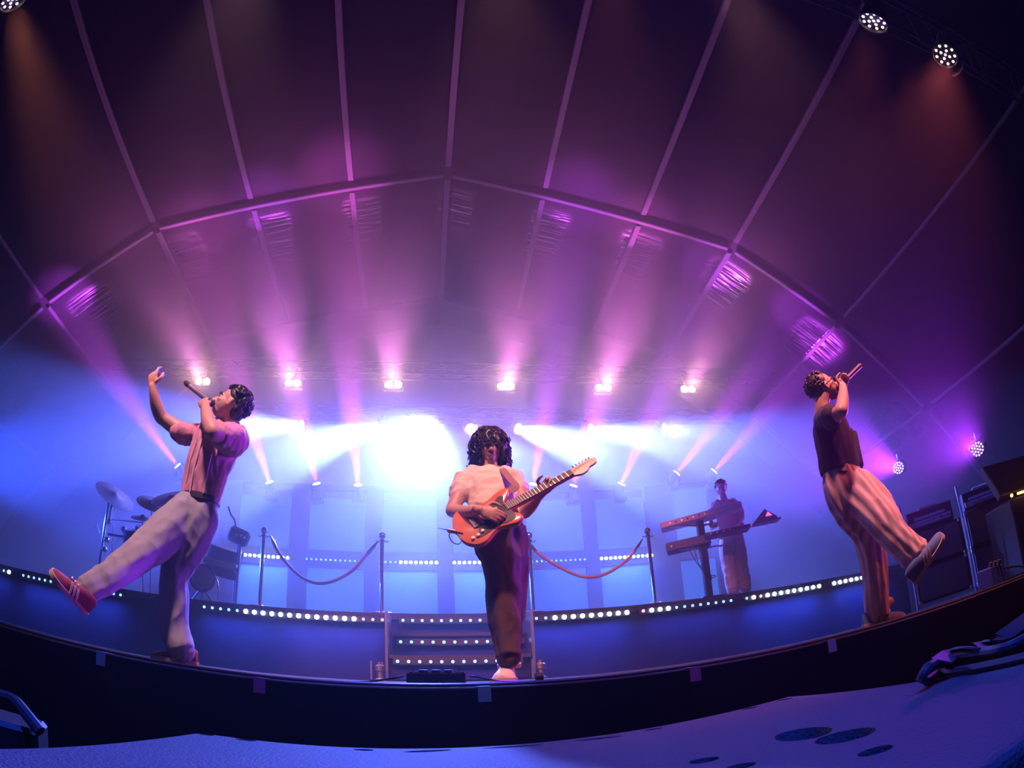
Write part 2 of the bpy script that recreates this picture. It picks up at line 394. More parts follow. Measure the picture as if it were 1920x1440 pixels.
def lens_disc(n_rings):
    out = [(0, 0)]
    for k_, n in n_rings:
        for i in range(n): out.append((k_*math.cos(2*PI*i/n), k_*math.sin(2*PI*i/n)))
    return out
def par(loc, d, label, E, group, power, col, spot=26, R=.14, hang=.35, rings=((.055, 6), (.105, 12)), ledr=.019, blend=.5, hood=False, glow_power=0):
    """LED wash head: barrel housing in a yoke, a face of round LEDs and the light it throws"""
    loc = Vector(loc); d = Vector(d).normalized()
    t = thing('wash_light', label, 'stage light', loc, group)
    MB().lathe(loc, d, [(-.22, R*.55), (-.2, R*.75), (-.06, R*.95), (0, R), (.012, R)], 24).build('housing', M_black_metal, t, True)
    ring = MB().lathe(loc, d, [(.012, R), (.05, R*1.04), (.05, R*.98), (.012, R*.93)], 24, cap=False).build('lens_rim', M_black_metal, t, True)
    a, b, dd = frame_of(d); src = None
    for (u, v_) in lens_disc(rings):
        c = loc + d*.014 + a*u*R/.14 + b*v_*R/.14
        if src is None:
            src = MB().lathe(loc+d*.014, d, [(0, ledr*R/.14), (.006, ledr*.9*R/.14), (.01, ledr*.5*R/.14)], 8).build('led', E, t, True); o = src
        else:
            o = src.copy(); COL.objects.link(o); o.parent = t
        o.location = c - (loc+d*.014)
    side = d.cross(Vector((0, 0, 1))); side = side.normalized() if side.length > .05 else Vector((1, 0, 0))
    s1 = -1 if hang < 0 else 1
    up = Vector((0, 0, abs(hang)*s1))
    c0 = loc - d*.1
    MB().tube([c0+side*R*1.08, c0+side*R*1.12+up*.35, c0+side*R*.8+up*.6, c0-side*R*.8+up*.6, c0-side*R*1.12+up*.35, c0-side*R*1.08], .014, 6).build('yoke', M_black_metal, t, True)
    MB().tube([c0+up*.6, c0+up], .018, 6).build('clamp', M_black_metal, t, True)
    if hood:
        pts = []
        n = 10; rr = R*1.45
        vs = [loc + d*h + (a*math.cos(q) + b*math.sin(q))*rr for h in (.0, .14) for q in [2.2+1.9*i/n for i in range(n+1)]]
        fs = [(i, i+1, n+2+i, n+1+i) for i in range(n)]
        MB().add(vs, fs).build('barn_door', M_steel, t, True)
    if glow_power: lamp('added_glow', 'POINT', loc+d*.3, (0, 0, -1), glow_power, (.30, .20, 1), t, radius=.1)  # extra point light added for the lavender glow around the head
    if power: lamp('lamp_light', 'SPOT', loc+d*.07, d, power, col, t, spot, blend, R*.9)
    return t
g = 'white wash lamps over the set'
pz = .446*13+.03
for (rx, d, wd) in [(-.241, (-1, -.8, -.42), 'first from the left, beside the left singer'), (-.101, (-1, -1, -.85), 'second from the left, aimed left'), (-.004, (-.12, -1, -.72), 'third, glaring straight out left of the guitarist'),
                    (.066, (.55, -1, -1.0), 'fourth, just behind the guitarist\'s hair'), (.153, (.9, -1, -.80), 'fifth, right of the guitarist\'s head'), (.289, (1, -.9, -.62), 'sixth, aimed to the right'), (.437, (1, -1, -.6), 'seventh, small cluster with all LEDs visible')]:
    par((rx*13, 13, pz + (.0 if rx != -.004 else .1)), d, 'white wash lamp over the set, '+wd, E_par, g, P_PAR*{-.241: 2.2, -.101: 2.2, -.004: 1.1, .066: .6, .153: 2.2, .289: 2.0, .437: .6}[rx], WHITE_BLUE, 30, hang=.35, glow_power=130)
# warm double lamps
g = 'warm double lamps on the back truss'
for i, rx in enumerate((-.463, -.271, -.076, .136, .327, .509)):
    loc = Vector((rx*12, 12, .533*12+.03)); wd = ['behind the left singer\'s microphone', 'second from the left', 'third from the left', 'right above the guitarist', 'second from the right', 'last on the right'][i]
    t = thing('blinder', 'warm white double blinder lamp on the back truss, '+wd, 'stage light', loc, g)
    MB().box(loc+Vector((0, .07, 0)), (.46, .14, .24), bev=.02).build('housing', M_black_metal, t)
    for s_ in (-1, 1):
        MB().lathe(loc+Vector((s_*.105, 0, 0)), (0, -1, 0), [(0, .085), (.012, .085), (.02, .05)], 16).build('lens', E_warm, t, True)
    lamp('added_glow', 'POINT', loc+Vector((0, -.35, 0)), (0, 0, -1), 60, (1, .42, .34), t, radius=.1)  # extra point light added for roof glints and a warm halo
    MB().tube([loc+Vector((0, .1, .1)), loc+Vector((0, .25, .5))], .018, 6).build('clamp', M_black_metal, t)
    lamp('lamp_light', 'SPOT', loc+Vector((0, -.03, 0)), (rx*.6, -1, .62), P_BLIND, (.92, .2, .72), t, 64, 1, .12)
# narrow beams
g = 'narrow beam lamps on top of the set'
for i, (rx, rz, y, d) in enumerate(((-.484, .355, 12.4, (-.85, -.75, .85)), (-.294, .333, 13, (-.42, -.7, 1.15)), (-.206, .334, 13, (-.30, -.7, 1.15)), (-.131, .334, 13, (-.10, -.7, 1.1)),
                             (.176, .338, 13, (.18, -.7, 1.1)), (.249, .334, 13, (.34, -.7, 1.15)), (.339, .335, 13, (.55, -.7, 1.15)), (.452, .353, 12.4, (.95, -.7, 1.0)), (.532, .354, 12.4, (1.15, -.75, 1.0)))):
    loc = Vector((rx*y, y, rz*y+.03)); d = Vector(d).normalized()
    t = thing('beam_light', 'pink beam moving head throwing a thin shaft upwards, %s' % ['under the left singer\'s raised arm', 'behind the left singer\'s back', 'left of the third shaft', 'nearest left of the guitarist', 'behind the guitar neck', 'right beyond the guitar headstock', 'right of the headstock, second one', 'left one above the keyboards', 'right one above the keyboards'][i], 'stage light', loc, g)
    MB().lathe(loc, d, [(-.3, .06), (-.28, .085), (-.05, .1), (0, .10)], 18).build('head', M_black_metal, t, True)
    MB().lathe(loc, d, [(0, .09), (.012, .088), (.02, .05)], 18).build('lens', E_beam, t, True)
    c0 = loc-d*.14
    MB().tube([c0+Vector((.13, 0, 0)), c0+Vector((.13, 0, -.2)), c0+Vector((-.13, 0, -.2)), c0+Vector((-.13, 0, 0))], .022, 6).build('yoke', M_black_metal, t, True)
    MB().box(c0+Vector((0, 0, -.26)), (.28, .26, .10), bev=.02).build('base', M_black, t)
    lamp('lamp_light', 'SPOT', loc+d*.05, d, P_BEAM, PURPLE if i not in (1, 3, 5) else (.9, .10, .8), t, 22, 1, .05)
# two purple wash lamps at the right
for i, (rx, rz, y) in enumerate(((1.042, .334, 8.4), (1.396, .363, 6.05))):
    par((rx*y, y, rz*y+.03), (-.90, -.42, -.02), 'purple wash lamp with a ring of LEDs, %s' % ('beside the right singer', 'higher, at the right edge')[i], E_purple, 'purple side lamps', P_SIDE*(1.2 if i else 1), (.36, .03, 1), 34, hang=.3, ledr=.0135)

# ================================================================ FRONT TRUSS LAMPS (warm key light)
for i, (x, dd_, lab) in enumerate(((3.9, (-.45, .75, -1), 'seen from below at the top edge, left of the brighter one'), (5.0, (-.75, .25, -1), 'bright with a lit hood in the top right corner'),
                                (-4.3, (.65, .8, -.85), 'throwing a warm shaft at the top left corner'))):
    par((x, 1.5, 4.85), dd_, 'warm front truss lamp '+lab, E_front, 'warm front truss lamps', P_FRONT*(.8 if x > 0 else 4.5), RED if x > 0 else (1, .26, .16), 34 if x > 0 else 26, R=.15, hang=.33, rings=((.05, 4), (.105, 9)), ledr=.015, hood=(i == 1))
# the lamps of the same truss above the frame
for x, dd_, c in ((1.25, (.05, 1.35, -1), (1, .25, .34)), (-1.6, (.02, .52, -1), (1, .46, .52)), (0.3, (.1, .65, -1), (1, .40, .36)), (2.2, (.15, .42, -1), (1, .34, .40))):  # the first one is added to brighten the ropes and keyboards
    par((x, 1.5, 4.85), dd_, 'warm front truss lamp above %s' % {1.25: 'the tape roll, added to light the riser', -1.6: 'the kicking singer', .3: 'the guitarist', 2.2: 'the right half of the stage'}[x], E_front, 'warm front truss lamps', P_FRONT, c, 46, R=.15, hang=.33, rings=((.05, 4), (.105, 9)), ledr=.015)

truss((-3, -.9, 5.0), (3.5, -.9, 5.0), 'short added truss over the pit for two added blue lamps', .3)  # unseen truss and lamps, added to light the cabinet top blue
for x, dd_, lab in ((-.65, (.05, .36, -1), 'above the left end of the cabinet'), (1.25, (-.1, .36, -1), 'above the right end of the cabinet')):
    par((x, -.9, 4.5), dd_, 'added blue lamp on the added pit truss '+lab, E_blue, 'added blue lamps over the pit', P_ADDED_BLUE, BLUE, 52, R=.15, blend=.9, hang=.33, rings=((.05, 4), (.105, 9)), ledr=.015)
par((-9.6, 8.0, 2.7), (.9, .12, .05), 'added blue lamp beyond the left edge, brightening the haze over the riser', E_blue, 'added blue lamp', 6000, (.01, .07, 1), 50, hang=.3)  # unseen lamp, added to turn the haze on the left bright blue

# ================================================================ PEOPLE
def P(u, v, y):
    """the place in the room at depth y that the lens sees at (u, v) of the photograph's frame"""
    x_, y_ = u-960, 720-v; r = math.hypot(x_, y_)+1e-9; th = 2*math.asin(r/(2*FPX))
    c = _X*(math.sin(th)*x_/r) + _U*(math.sin(th)*y_/r) + _F*math.cos(th)
    return CAM + c*(y/c.y)
def catmull(vals, n):
    V = [np.array(v, float) for v in vals]; Q = [2*V[0]-V[1]] + V + [2*V[-1]-V[-2]]; out = []
    for i in range(1, len(Q)-2):
        for k in range(n):
            t = k/n; a, b, c, d = Q[i-1:i+3]
            out.append(0.5*(2*b + (c-a)*t + (2*a-5*b+4*c-d)*t*t + (3*b-a-3*c+d)*t**3))
    out.append(V[-1]); return out
def limb(mb, pts, ref=(1, 0, 0), n=20, sub=5, fold=None, caps=True):
    """pts: (point, half width along ref, half depth); a smooth swept body with an oval section"""
    vals = catmull([(*p[0], p[1], p[2] if len(p) > 2 else p[1]) for p in pts], sub) if len(pts) > 2 else [np.array((*p[0], p[1], p[2] if len(p) > 2 else p[1]), float) for p in pts]
    rings = []; N = len(vals); pa = Vector(ref)
    for i, q in enumerate(vals):
        d = Vector(vals[min(i+1, N-1)][:3]) - Vector(vals[max(i-1, 0)][:3])
        a, b, d = frame_of(d, pa); pa = a
        rr = []
        for j in range(n):
            t = 2*PI*j/n; k_ = 1.0 if fold is None else 1.0 + fold(t, i/(N-1))
            rr.append(Vector(q[:3]) + a*math.cos(t)*q[3]*k_ + b*math.sin(t)*q[4]*k_)
        rings.append(rr)
    mb.loft(rings)
    if caps:
        for q in (vals[0], vals[-1]): mb.sphere(q[:3], min(q[3], q[4])*.97, 14, 8)
    return mb
def rmat(f, up):
    f = Vector(f).normalized(); up = Vector(up); s_ = f.cross(up).normalized(); u = s_.cross(f).normalized()
    return Matrix((s_, f, u)).transposed()        # local x = the head's right side, y = forward, z = crown
def fuse(mb, name, m, parent, voxel=.008, smooth=2, wr=None, label=None, disp=None):
    """melt overlapping closed shapes into one continuous skin"""
    o = mb.build(name, m, parent)
    md = o.modifiers.new('r', 'REMESH'); md.mode = 'VOXEL'; md.voxel_size = voxel; md.use_smooth_shade = True
    if smooth:
        m2 = o.modifiers.new('s', 'SMOOTH'); m2.factor = .5; m2.iterations = smooth
    dg = bpy.context.evaluated_depsgraph_get(); dg.update()
    me = bpy.data.meshes.new_from_object(o.evaluated_get(dg)); old = o.data; o.modifiers.clear(); o.data = me; bpy.data.meshes.remove(old)
    me.name = name
    if disp is not None:
        nv = len(me.vertices); co = np.empty(nv*3); me.vertices.foreach_get('co', co); co = co.reshape(-1, 3)
        nr = np.empty(nv*3); me.vertices.foreach_get('normal', nr); nr = nr.reshape(-1, 3)
        amt = np.array([disp(Vector(c), Vector(q)) for c, q in zip(co, nr)])
        me.vertices.foreach_set('co', (co + nr*amt[:, None]).ravel()); me.update()
    me.polygons.foreach_set('use_smooth', [True]*len(me.polygons))
    if not me.materials: me.materials.append(m)
    if label: o['label'] = label
    return o
def crease(scale, amp, stretch=(1, 1, 1), off=0):
    """soft cloth creases: ridged noise"""
    def f(c, n_):
        q = Vector((c.x*scale*stretch[0]+off, c.y*scale*stretch[1], c.z*scale*stretch[2]))
        a = noise.noise(q); b = noise.noise(q*2.3+Vector((7, 3, 1)))
        return amp*((1-abs(a)*2.4) + .45*(1-abs(b)*2.4) - .9)
    return f
M_skin = mat('skin', (0.56, 0.34, 0.26), 0.5, noise_mix=(14, (0.50, 0.29, 0.22)))
M_skin2 = mat('skin_tanned', (0.50, 0.30, 0.22), 0.5, noise_mix=(14, (0.44, 0.26, 0.19)))
M_hair = mat('dark_hair', (0.022, 0.015, 0.012), 0.45)
M_eye = mat('eye_dark', (0.05, 0.03, 0.025), 0.3)
M_lip = mat('lip', (0.45, 0.18, 0.15), 0.5)
M_shirt = mat('linen_shirt', (0.62, 0.30, 0.40), 0.85, bump=(120, 0.4, 0.002), sheen=0.2)
M_shirt_line = mat('shirt_line', (0.80, 0.62, 0.62), 0.85)
M_jeans = mat('pale_grey_jeans', (0.37, 0.39, 0.45), 0.85, noise_mix=(9, (0.27, 0.29, 0.35)), bump=(260, 0.4, 0.001))
M_belt = mat('belt_leather', (0.03, 0.025, 0.025), 0.4)
M_shoe_red = mat('maroon_suede', (0.22, 0.05, 0.05), 0.8)
M_sole = mat('gum_sole', (0.50, 0.42, 0.35), 0.7)
M_stripe = mat('shoe_stripe', (0.80, 0.72, 0.68), 0.6)
M_tee = mat('cream_tee', (0.85, 0.74, 0.60), 0.9, bump=(200, 0.3, 0.001))
M_cord = mat('brown_trousers', (0.055, 0.032, 0.030), 0.9, noise_mix=(30, (0.075, 0.045, 0.04)))
M_shoe_white = mat('cream_trainer', (0.62, 0.54, 0.50), 0.6)
M_black_tee = mat('charcoal_tee', (0.018, 0.014, 0.022), 0.9, bump=(200, 0.3, 0.001))
M_stripe_tr = mat('crinkled_trousers', (0.66, 0.50, 0.45), 0.85)
M_shoe_blue = mat('blue_suede', (0.10, 0.20, 0.42), 0.8)
M_mic = mat('microphone_body', (0.30, 0.28, 0.36), 0.35, 0.4)
M_mic_head = mat('microphone_grille', (0.04, 0.04, 0.045), 0.5, 0.5, bump=(900, 1.0, 0.001))
# crinkle stripes run down the pale trousers
def stripes(m, col2, scale, axis='X'):
    nt = m.node_tree; b = nt.nodes['Principled BSDF']; tc = nt.nodes.new('ShaderNodeTexCoord'); w_ = nt.nodes.new('ShaderNodeTexWave'); w_.bands_direction = axis
    w_.inputs['Scale'].default_value = scale; w_.inputs['Distortion'].default_value = 1.2; w_.inputs['Detail'].default_value = 1
    mx = nt.nodes.new('ShaderNodeMix'); mx.data_type = 'RGBA'; mx.inputs['A'].default_value = b.inputs['Base Color'].default_value[:]; mx.inputs['B'].default_value = (*col2, 1)
    nt.links.new(tc.outputs['Object'], w_.inputs['Vector']); nt.links.new(w_.outputs['Fac'], mx.inputs['Factor']); nt.links.new(mx.outputs['Result'], b.inputs['Base Color'])
stripes(M_stripe_tr, (0.40, 0.27, 0.26), 6.5)
stripes(M_shirt, (0.56, 0.25, 0.35), 7)

def head(mb, c, f, up, s=1.0, parent=None, extras=True, glasses=False, closed_lids=True):
    """skull, jaw, nose, brow, lips, ears joined to the body skin; eyes, brows and mouth as parts"""
    R = rmat(f, up); c = Vector(c)
    W = lambda x, y, z: c + R @ Vector((x*s, y*s, z*s))
    mb.sphere(W(0, -.018, .035), (.076*s, .096*s, .088*s), 24, 16, R)      # cranium
    mb.sphere(W(0, .022, -.015), (.066*s, .070*s, .085*s), 24, 16, R)      # face
    mb.sphere(W(0, .030, -.070), (.046*s, .050*s, .040*s), 20, 12, R)      # jaw
    mb.sphere(W(0, .064, -.092), (.024*s, .020*s, .020*s), 16, 10, R)      # chin
    mb.sphere(W(0, .074, .026), (.050*s, .016*s, .012*s), 16, 8, R)        # brow ridge
    for sx_ in (-1, 1):
        mb.sphere(W(.040*sx_, .060, -.018), (.022*s, .018*s, .018*s), 14, 8, R)   # cheekbone
        mb.sphere(W(.076*sx_, -.008, -.006), (.009*s, .018*s, .032*s), 12, 10, R @ Matrix.Rotation(.25*sx_, 3, 'Z') )  # ear
        mb.sphere(W(.080*sx_, -.016, .008), (.007*s, .012*s, .018*s), 12, 8, R)
        mb.sphere(W(.013*sx_, .096, -.032), (.008*s, .010*s, .007*s), 10, 6, R)    # nostril wing
    limb(mb, [(W(0, .084, .022), .008*s), (W(0, .098, -.008), .009*s), (W(0, .112, -.030), .0115*s)], (1, 0, 0), 12, 4)   # nose
    mb.sphere(W(0, .088, -.056), (.022*s, .012*s, .007*s), 14, 8, R)
    mb.sphere(W(0, .086, -.067), (.019*s, .012*s, .008*s), 14, 8, R)
    if extras and parent is not None:
        for sx_ in (-1, 1):
            MB().sphere(W(.030*sx_, .074, .002), (.0135*s, .010*s, .0085*s), 12, 8, R).build('eye', M_eye, parent, True)
            limb(MB(), [(W(.012*sx_, .090, .022), .004*s), (W(.032*sx_, .087, .030), .0045*s), (W(.052*sx_, .070, .024), .003*s)], (0, 0, 1), 8, 4).build('eyebrow', M_hair, parent, True)
        MB().sphere(W(0, .097, -.061), (.021*s, .007*s, .006*s), 14, 8, R).build('mouth', M_lip, parent, True)
    return W, R
def curls(mb, W, n, rad, spread, rng, cond=None, lump=.018, curl=.012, length=(.03, .06), down=.6):
    """a mop of short coiled locks rooted over the skull"""
    i = 0
    while i < n:
        u = Vector((rng.gauss(0, 1), rng.gauss(0, 1), rng.gauss(0, 1))).normalized()
        if cond and not cond(u): continue
        i += 1
        L = rng.uniform(*length); b0 = Vector((u.x*rad[0], u.y*rad[1], u.z*rad[2])) + Vector(spread)
        o_ = u.orthogonal().normalized(); q_ = u.cross(o_); ph = rng.uniform(0, 6.28); pts = []; rr = []
        for k in range(9):
            t = k/8; a = ph + t*6.5
            p = b0 + u*L*t*(1-.3*t) + (o_*math.cos(a) + q_*math.sin(a))*curl*(.5+t) + Vector((0, 0, -down*L*t*t))
            pts.append(W(*p)); rr.append(lump*.5*(1-.75*t)+.0012)
        mb.tube(pts, rr, 6)
def hand(mb, wrist, palm_dir, across, curl=.9, size=1.0, spread=0.0, fingers=None, flip=False, thumb_curl=.5):
    """palm + five separate fingers; palm_dir points to the knuckles, across to the index side, the palm faces palm_dir x across"""
    d = Vector(palm_dir).normalized(); a = (Vector(across) - d*Vector(across).dot(d)).normalized(); n_ = d.cross(a).normalized()*(-1 if flip else 1)
    w = Vector(wrist); S = size
    R = Matrix((a, d, n_)).transposed()
    mb.sphere(w + d*.048*S, (.040*S, .052*S, .016*S), 18, 12, R)
    mb.sphere(w + d*.070*S, (.042*S, .026*S, .014*S), 16, 10, R)
    limb(mb, [(w - d*.03*S, .026*S, .020*S), (w + d*.03*S, .032*S, .016*S)], a, 16)
    L = [.074, .082, .076, .060]; off = [.030, .010, -.011, -.031]
    for k in range(4):
        cu = curl if fingers is None else fingers[k]
        base = w + d*(.088 - .004*abs(k-1.2))*S + a*off[k]*S
        seg = [.46, .30, .24]; ang = 0; pts = [(base - d*.02*S, .0098*S)]; p = base.copy(); dirn = d + a*spread*(1.5-k)*.25
        pts.append((p.copy(), .0098*S))
        for q in range(3):
            ang += cu*(1.05, 1.2, .8)[q]*.9
            v_ = (dirn.normalized()*math.cos(ang) + n_*math.sin(ang))
            p = p + v_*L[k]*seg[q]*S; pts.append((p.copy(), (.0088, .0080, .0068)[q]*S))
        limb(mb, pts, a, 10, 3)
    tb = w + d*.022*S + a*.030*S
    t1 = tb + (a*.75 + d*.55 + n_*.25*thumb_curl).normalized()*.040*S
    t2 = t1 + (a*.25*(1-thumb_curl) + d*.8 + n_*.55*thumb_curl).normalized()*.030*S
    t3 = t2 + (-a*.35*thumb_curl + d*.75 + n_*.7*thumb_curl).normalized()*.024*S
    limb(mb, [(tb - a*.012*S, .013*S), (t1, .0115*S), (t2, .0100*S), (t3, .0082*S)], n_, 10, 3)
def shoe(parent, heel, toe, up, upper_mat, W_=.092, stripe=None, H=.085, side=None):
    """heel, toe: the two ends of the sole's underside"""
    heel, toe = Vector(heel), Vector(toe); f = (toe-heel); L = f.length; f.normalize(); up = (Vector(up)-f*Vector(up).dot(f)).normalized(); s_ = f.cross(up)
    prof = [(0, .30, .82), (.06, .36, .96), (.18, .38, 1.02), (.32, .37, .96), (.46, .41, .74), (.6, .47, .58), (.75, .50, .46), (.88, .44, .36), (.96, .30, .27), (1, .12, .18)]
    rings = []
    for t, wd, h in prof:
        c = heel + f*L*t; rings.append([c + s_*math.cos(q)*wd*W_*(1 if math.sin(q) < .3 else .9) + up*(.018 + max(0, math.sin(q))*h*H) for q in [2*PI*j/20 for j in range(20)]])
    ob = MB().loft(rings).build('shoe', upper_mat, parent, True)
    rs = []
    for t, wd, h in prof:
        c = heel + f*(L*(t*1.03-.015)); rs.append([c + s_*x*(wd+.035)*W_ + up*z for x, z in ((-1, 0), (1, 0), (1.02, .012), (1, .026), (-1, .026), (-1.02, .012))])
    MB().loft(rs).build('sole', M_sole, ob, True)
    if stripe is not None:
        for k, sd in ((k, sd) for k in range(3) for sd in (-1, 1)):
                mb = MB()
                c0 = heel + f*L*(.36+.085*k)
                p = [c0 + f*L*.11*t + s_*sd*W_*(.385+.035*k*.6+.01)*(1-.42*t*t) + up*(.024 + H*.62*math.sin(t*1.25)) for t in (0, .25, .5, .75, 1)]
                mb.tube(p, .0065, 6)
                mb.build('stripe', stripe, ob, True)
    return ob
def microphone(tip, tail, label, R=.024, cap_=.03, bm=None):
    tip, tail = Vector(tip), Vector(tail); d = (tail-tip).normalized(); L = (tail-tip).length
    t = thing('microphone', label, 'microphone', (tip+tail)/2)
    MB().lathe(tip, d, [(0, .006), (.006, .016), (.02, R), (.04, R*1.02), (.055, R*.86), (.06, R*.8)], 18).build('grille', M_mic_head, t, True)
    MB().lathe(tip, d, [(.058, R*.86), (.066, R*.86), (.075, R*.74), (L*.7, R*.70), (L-cap_, R*.78), (L-cap_, R*.74)], 18).build('body', bm or M_mic, t, True)
    MB().lathe(tip, d, [(L-cap_, R*.76), (L-.02, R*.74), (L, R*.3)], 18).build('end_cap', M_black, t, True)
    return t

# ---- left singer: leaning back, head thrown back over a microphone, one fist raised, one leg kicked out
Y1 = 3.4
s1 = thing('person', 'man in a pink striped shirt kicking one leg, singing with a raised fist', 'person', P(335, 1240, Y1))
b = MB(); q = lambda u, v, dy=0: P(u, v, Y1+dy)
fdir = Vector((-.80, -.22, .42)); hc = q(430, 760, -.02)
Wh, Rh = head(b, hc, fdir, (.45, .1, .9), 1.03, s1)
limb(b, [(q(437, 815, .04), .075, .07), (q(434, 795, .02), .058, .06), (q(431, 772, .0), .056, .062)], (1, 0, 0))          # neck
limb(b, [(q(375, 950), .12, .09), (q(392, 880, 0), .14, .10), (q(405, 825, .02), .15, .10), (q(418, 808, .03), .10, .08)], (1, 0, 0))
limb(b, [(q(372, 818, .08), .060), (q(330, 801, .05), .056), (q(303, 783, .0), .047)], (0, 1, 0))                          # far upper arm
limb(b, [(q(303, 784, .0), .049), (q(294, 762, -.05), .048, .044), (q(289, 740, -.09), .036), (q(286, 724, -.11), .028)], (1, 0, 0))
hand(b, q(286, 726, -.11), (q(287, 700, -.12) - q(286, 726, -.11)), (.9, -.35, .1), size=1.12, fingers=[.42, .95, 1.0, .95], thumb_curl=.9)
limb(b, [(q(443, 822, -.06), .064), (q(425, 818, -.18), .060), (q(399, 811, -.31), .050)], (0, 0, 1))                       # near upper arm
limb(b, [(q(399, 811, -.31), .052), (q(392, 793, -.27), .050), (q(387, 773, -.20), .039), (q(384, 760, -.15), .030)], (1, 0, 0))
hand(b, q(385, 764, -.16), (q(378, 742, -.10) - q(385, 764, -.16)), (.55, .2, .8), size=1.02, curl=1.05, thumb_curl=1.0)
limb(b, [(q(365, 960), .11, .10), (q(344, 1020), .08), (q(327, 1085), .055), (q(326, 1150), .052), (q(338, 1222), .040)], (1, 0, 0))
limb(b, [(q(345, 965, -.03), .10), (q(288, 1020, -.2), .075), (q(240, 1052, -.35), .055), (q(195, 1085, -.48), .050), (q(155, 1115, -.56), .038)], (0, 0, 1))
fuse(b, 'body', M_skin, s1, .0062, 2)
h = MB(); hs_ = lambda *p: Wh(*p)
h.sphere(Wh(0, -.030, .056), (.086, .094, .086), 26, 18, Rh)
h.sphere(Wh(0, -.070, .0), (.072, .052, .085), 22, 14, Rh)
rng = random.Random(3)
curls(h, Wh, 150, (.080, .092, .088), (0, -.028, .052), rng, lambda u: not (u.y > .25 and u.z < .45) and u.z > -.75 and not (abs(u.x) > .6 and u.z < .30 and u.y > -.38), lump=.026, curl=.009, length=(.018, .036), down=.2)
h.build('hair', M_hair, s1, True)
t = MB()
limb(t, [(q(374, 938, 0), .128, .105), (q(380, 905, 0), .137, .11), (q(393, 868, 0), .158, .118), (q(405, 835, .01), .172, .12), (q(410, 816, .02), .165, .105), (q(424, 802, .03), .085, .08)], (1, 0, .12), 36, 6, lambda a, u: .022*math.sin(a*7+u*5) + .012*math.sin(a*13-u*9), caps=False)
limb(t, [(q(395, 822, .06), .10), (q(370, 817, .08), .082), (q(336, 811, .055), .074, .078)], (0, 0, 1), 24, 5, lambda a, u: .04*math.sin(a*5+u*8))
limb(t, [(q(430, 826, .0), .11), (q(436, 824, -.09), .105, .11), (q(420, 818, -.20), .088, .095)], (0, 0, 1), 24, 5, lambda a, u: .04*math.sin(a*5+u*8))
shirt = fuse(t, 'shirt', M_shirt, s1, .0075, 2, disp=crease(9, .010, (1, 1, .45)))
# placket line, collar and belt
def surface_line(root, child, pts, r, m, name):
    return MB().tube(smooth_path(pts, 4), r, 6).build(name, m, child, True)
surface_line(s1, shirt, [q(379, 822, -.118), q(371, 850, -.122), q(362, 885, -.116), q(355, 930, -.104)], .006, M_shirt_line, 'placket')
surface_line(s1, shirt, [q(368, 826, -.108), q(357, 860, -.105), q(349, 900, -.095)], .004, M_shirt_line, 'fold_line')
surface_line(s1, shirt, [q(400, 838, -.125), q(392, 872, -.125), q(381, 925, -.11)], .004, M_shirt_line, 'fold_line')
limb(MB(), [(q(404, 806, -.02), .018, .030), (q(392, 815, -.085), .018, .030), (q(380, 822, -.11), .010, .02)], (0, 0, 1), 12, 4).build('collar', M_shirt, shirt, True)
tr = MB()
fold1 = lambda a, u: .035*math.sin(a*4+u*6) + .018*math.sin(a*9-u*11)
limb(tr, [(q(376, 936), .125, .105), (q(368, 962), .155, .135), (q(350, 1018, -.01), .138, .135), (q(335, 1060, -.02), .105, .11), (q(326, 1088, -.03), .088, .10), (q(326, 1125, -.01), .100, .105), (q(325, 1172, 0), .102, .105), (q(340, 1219, 0), .088, .10)], (1, 0, 0), 40, 7, fold1)
limb(tr, [(q(360, 950, 0), .12, .12), (q(325, 985, -.10), .125, .13), (q(287, 1021, -.22), .108, .12), (q(245, 1051, -.35), .095, .10), (q(202, 1083, -.47), .080, .09), (q(160, 1108, -.55), .072, .085)], (.5, 0, .8), 40, 7, fold1)
tro = fuse(tr, 'trousers', M_jeans, s1, .0085, 2, disp=crease(7, .0075, (1, 1, .6), 3))
limb(MB(), [(q(375, 942), .134, .118), (q(377, 931), .131, .114)], (1, 0, .12), 32, 2, caps=False).build('belt', M_belt, s1, True)
MB().tube([q(342, 936, -.10) + Vector((.02*math.cos(a), -.012*math.cos(a), .02*math.sin(a))) for a in [2*PI*k/12 for k in range(12)]], .0035, 6, closed=True).build('buckle', M_chrome, s1, True)
shoe(s1, q(160, 1150, -.56), q(93, 1073, -.78), Vector((.75, .1, .62)), M_shoe_red, .10, M_stripe, .095)
hl = q(362, 1243, .02); shoe(s1, Vector((hl.x+.005, hl.y+.06, .002)), Vector((hl.x-.24, hl.y-.10, .002)), (0, 0, 1), M_shoe_red, .10, M_stripe, .09)
microphone(q(401, 759, -.13), q(346, 716, -.06), 'pale microphone with a dark end in the fist of the pink-shirted singer', .025, .07)

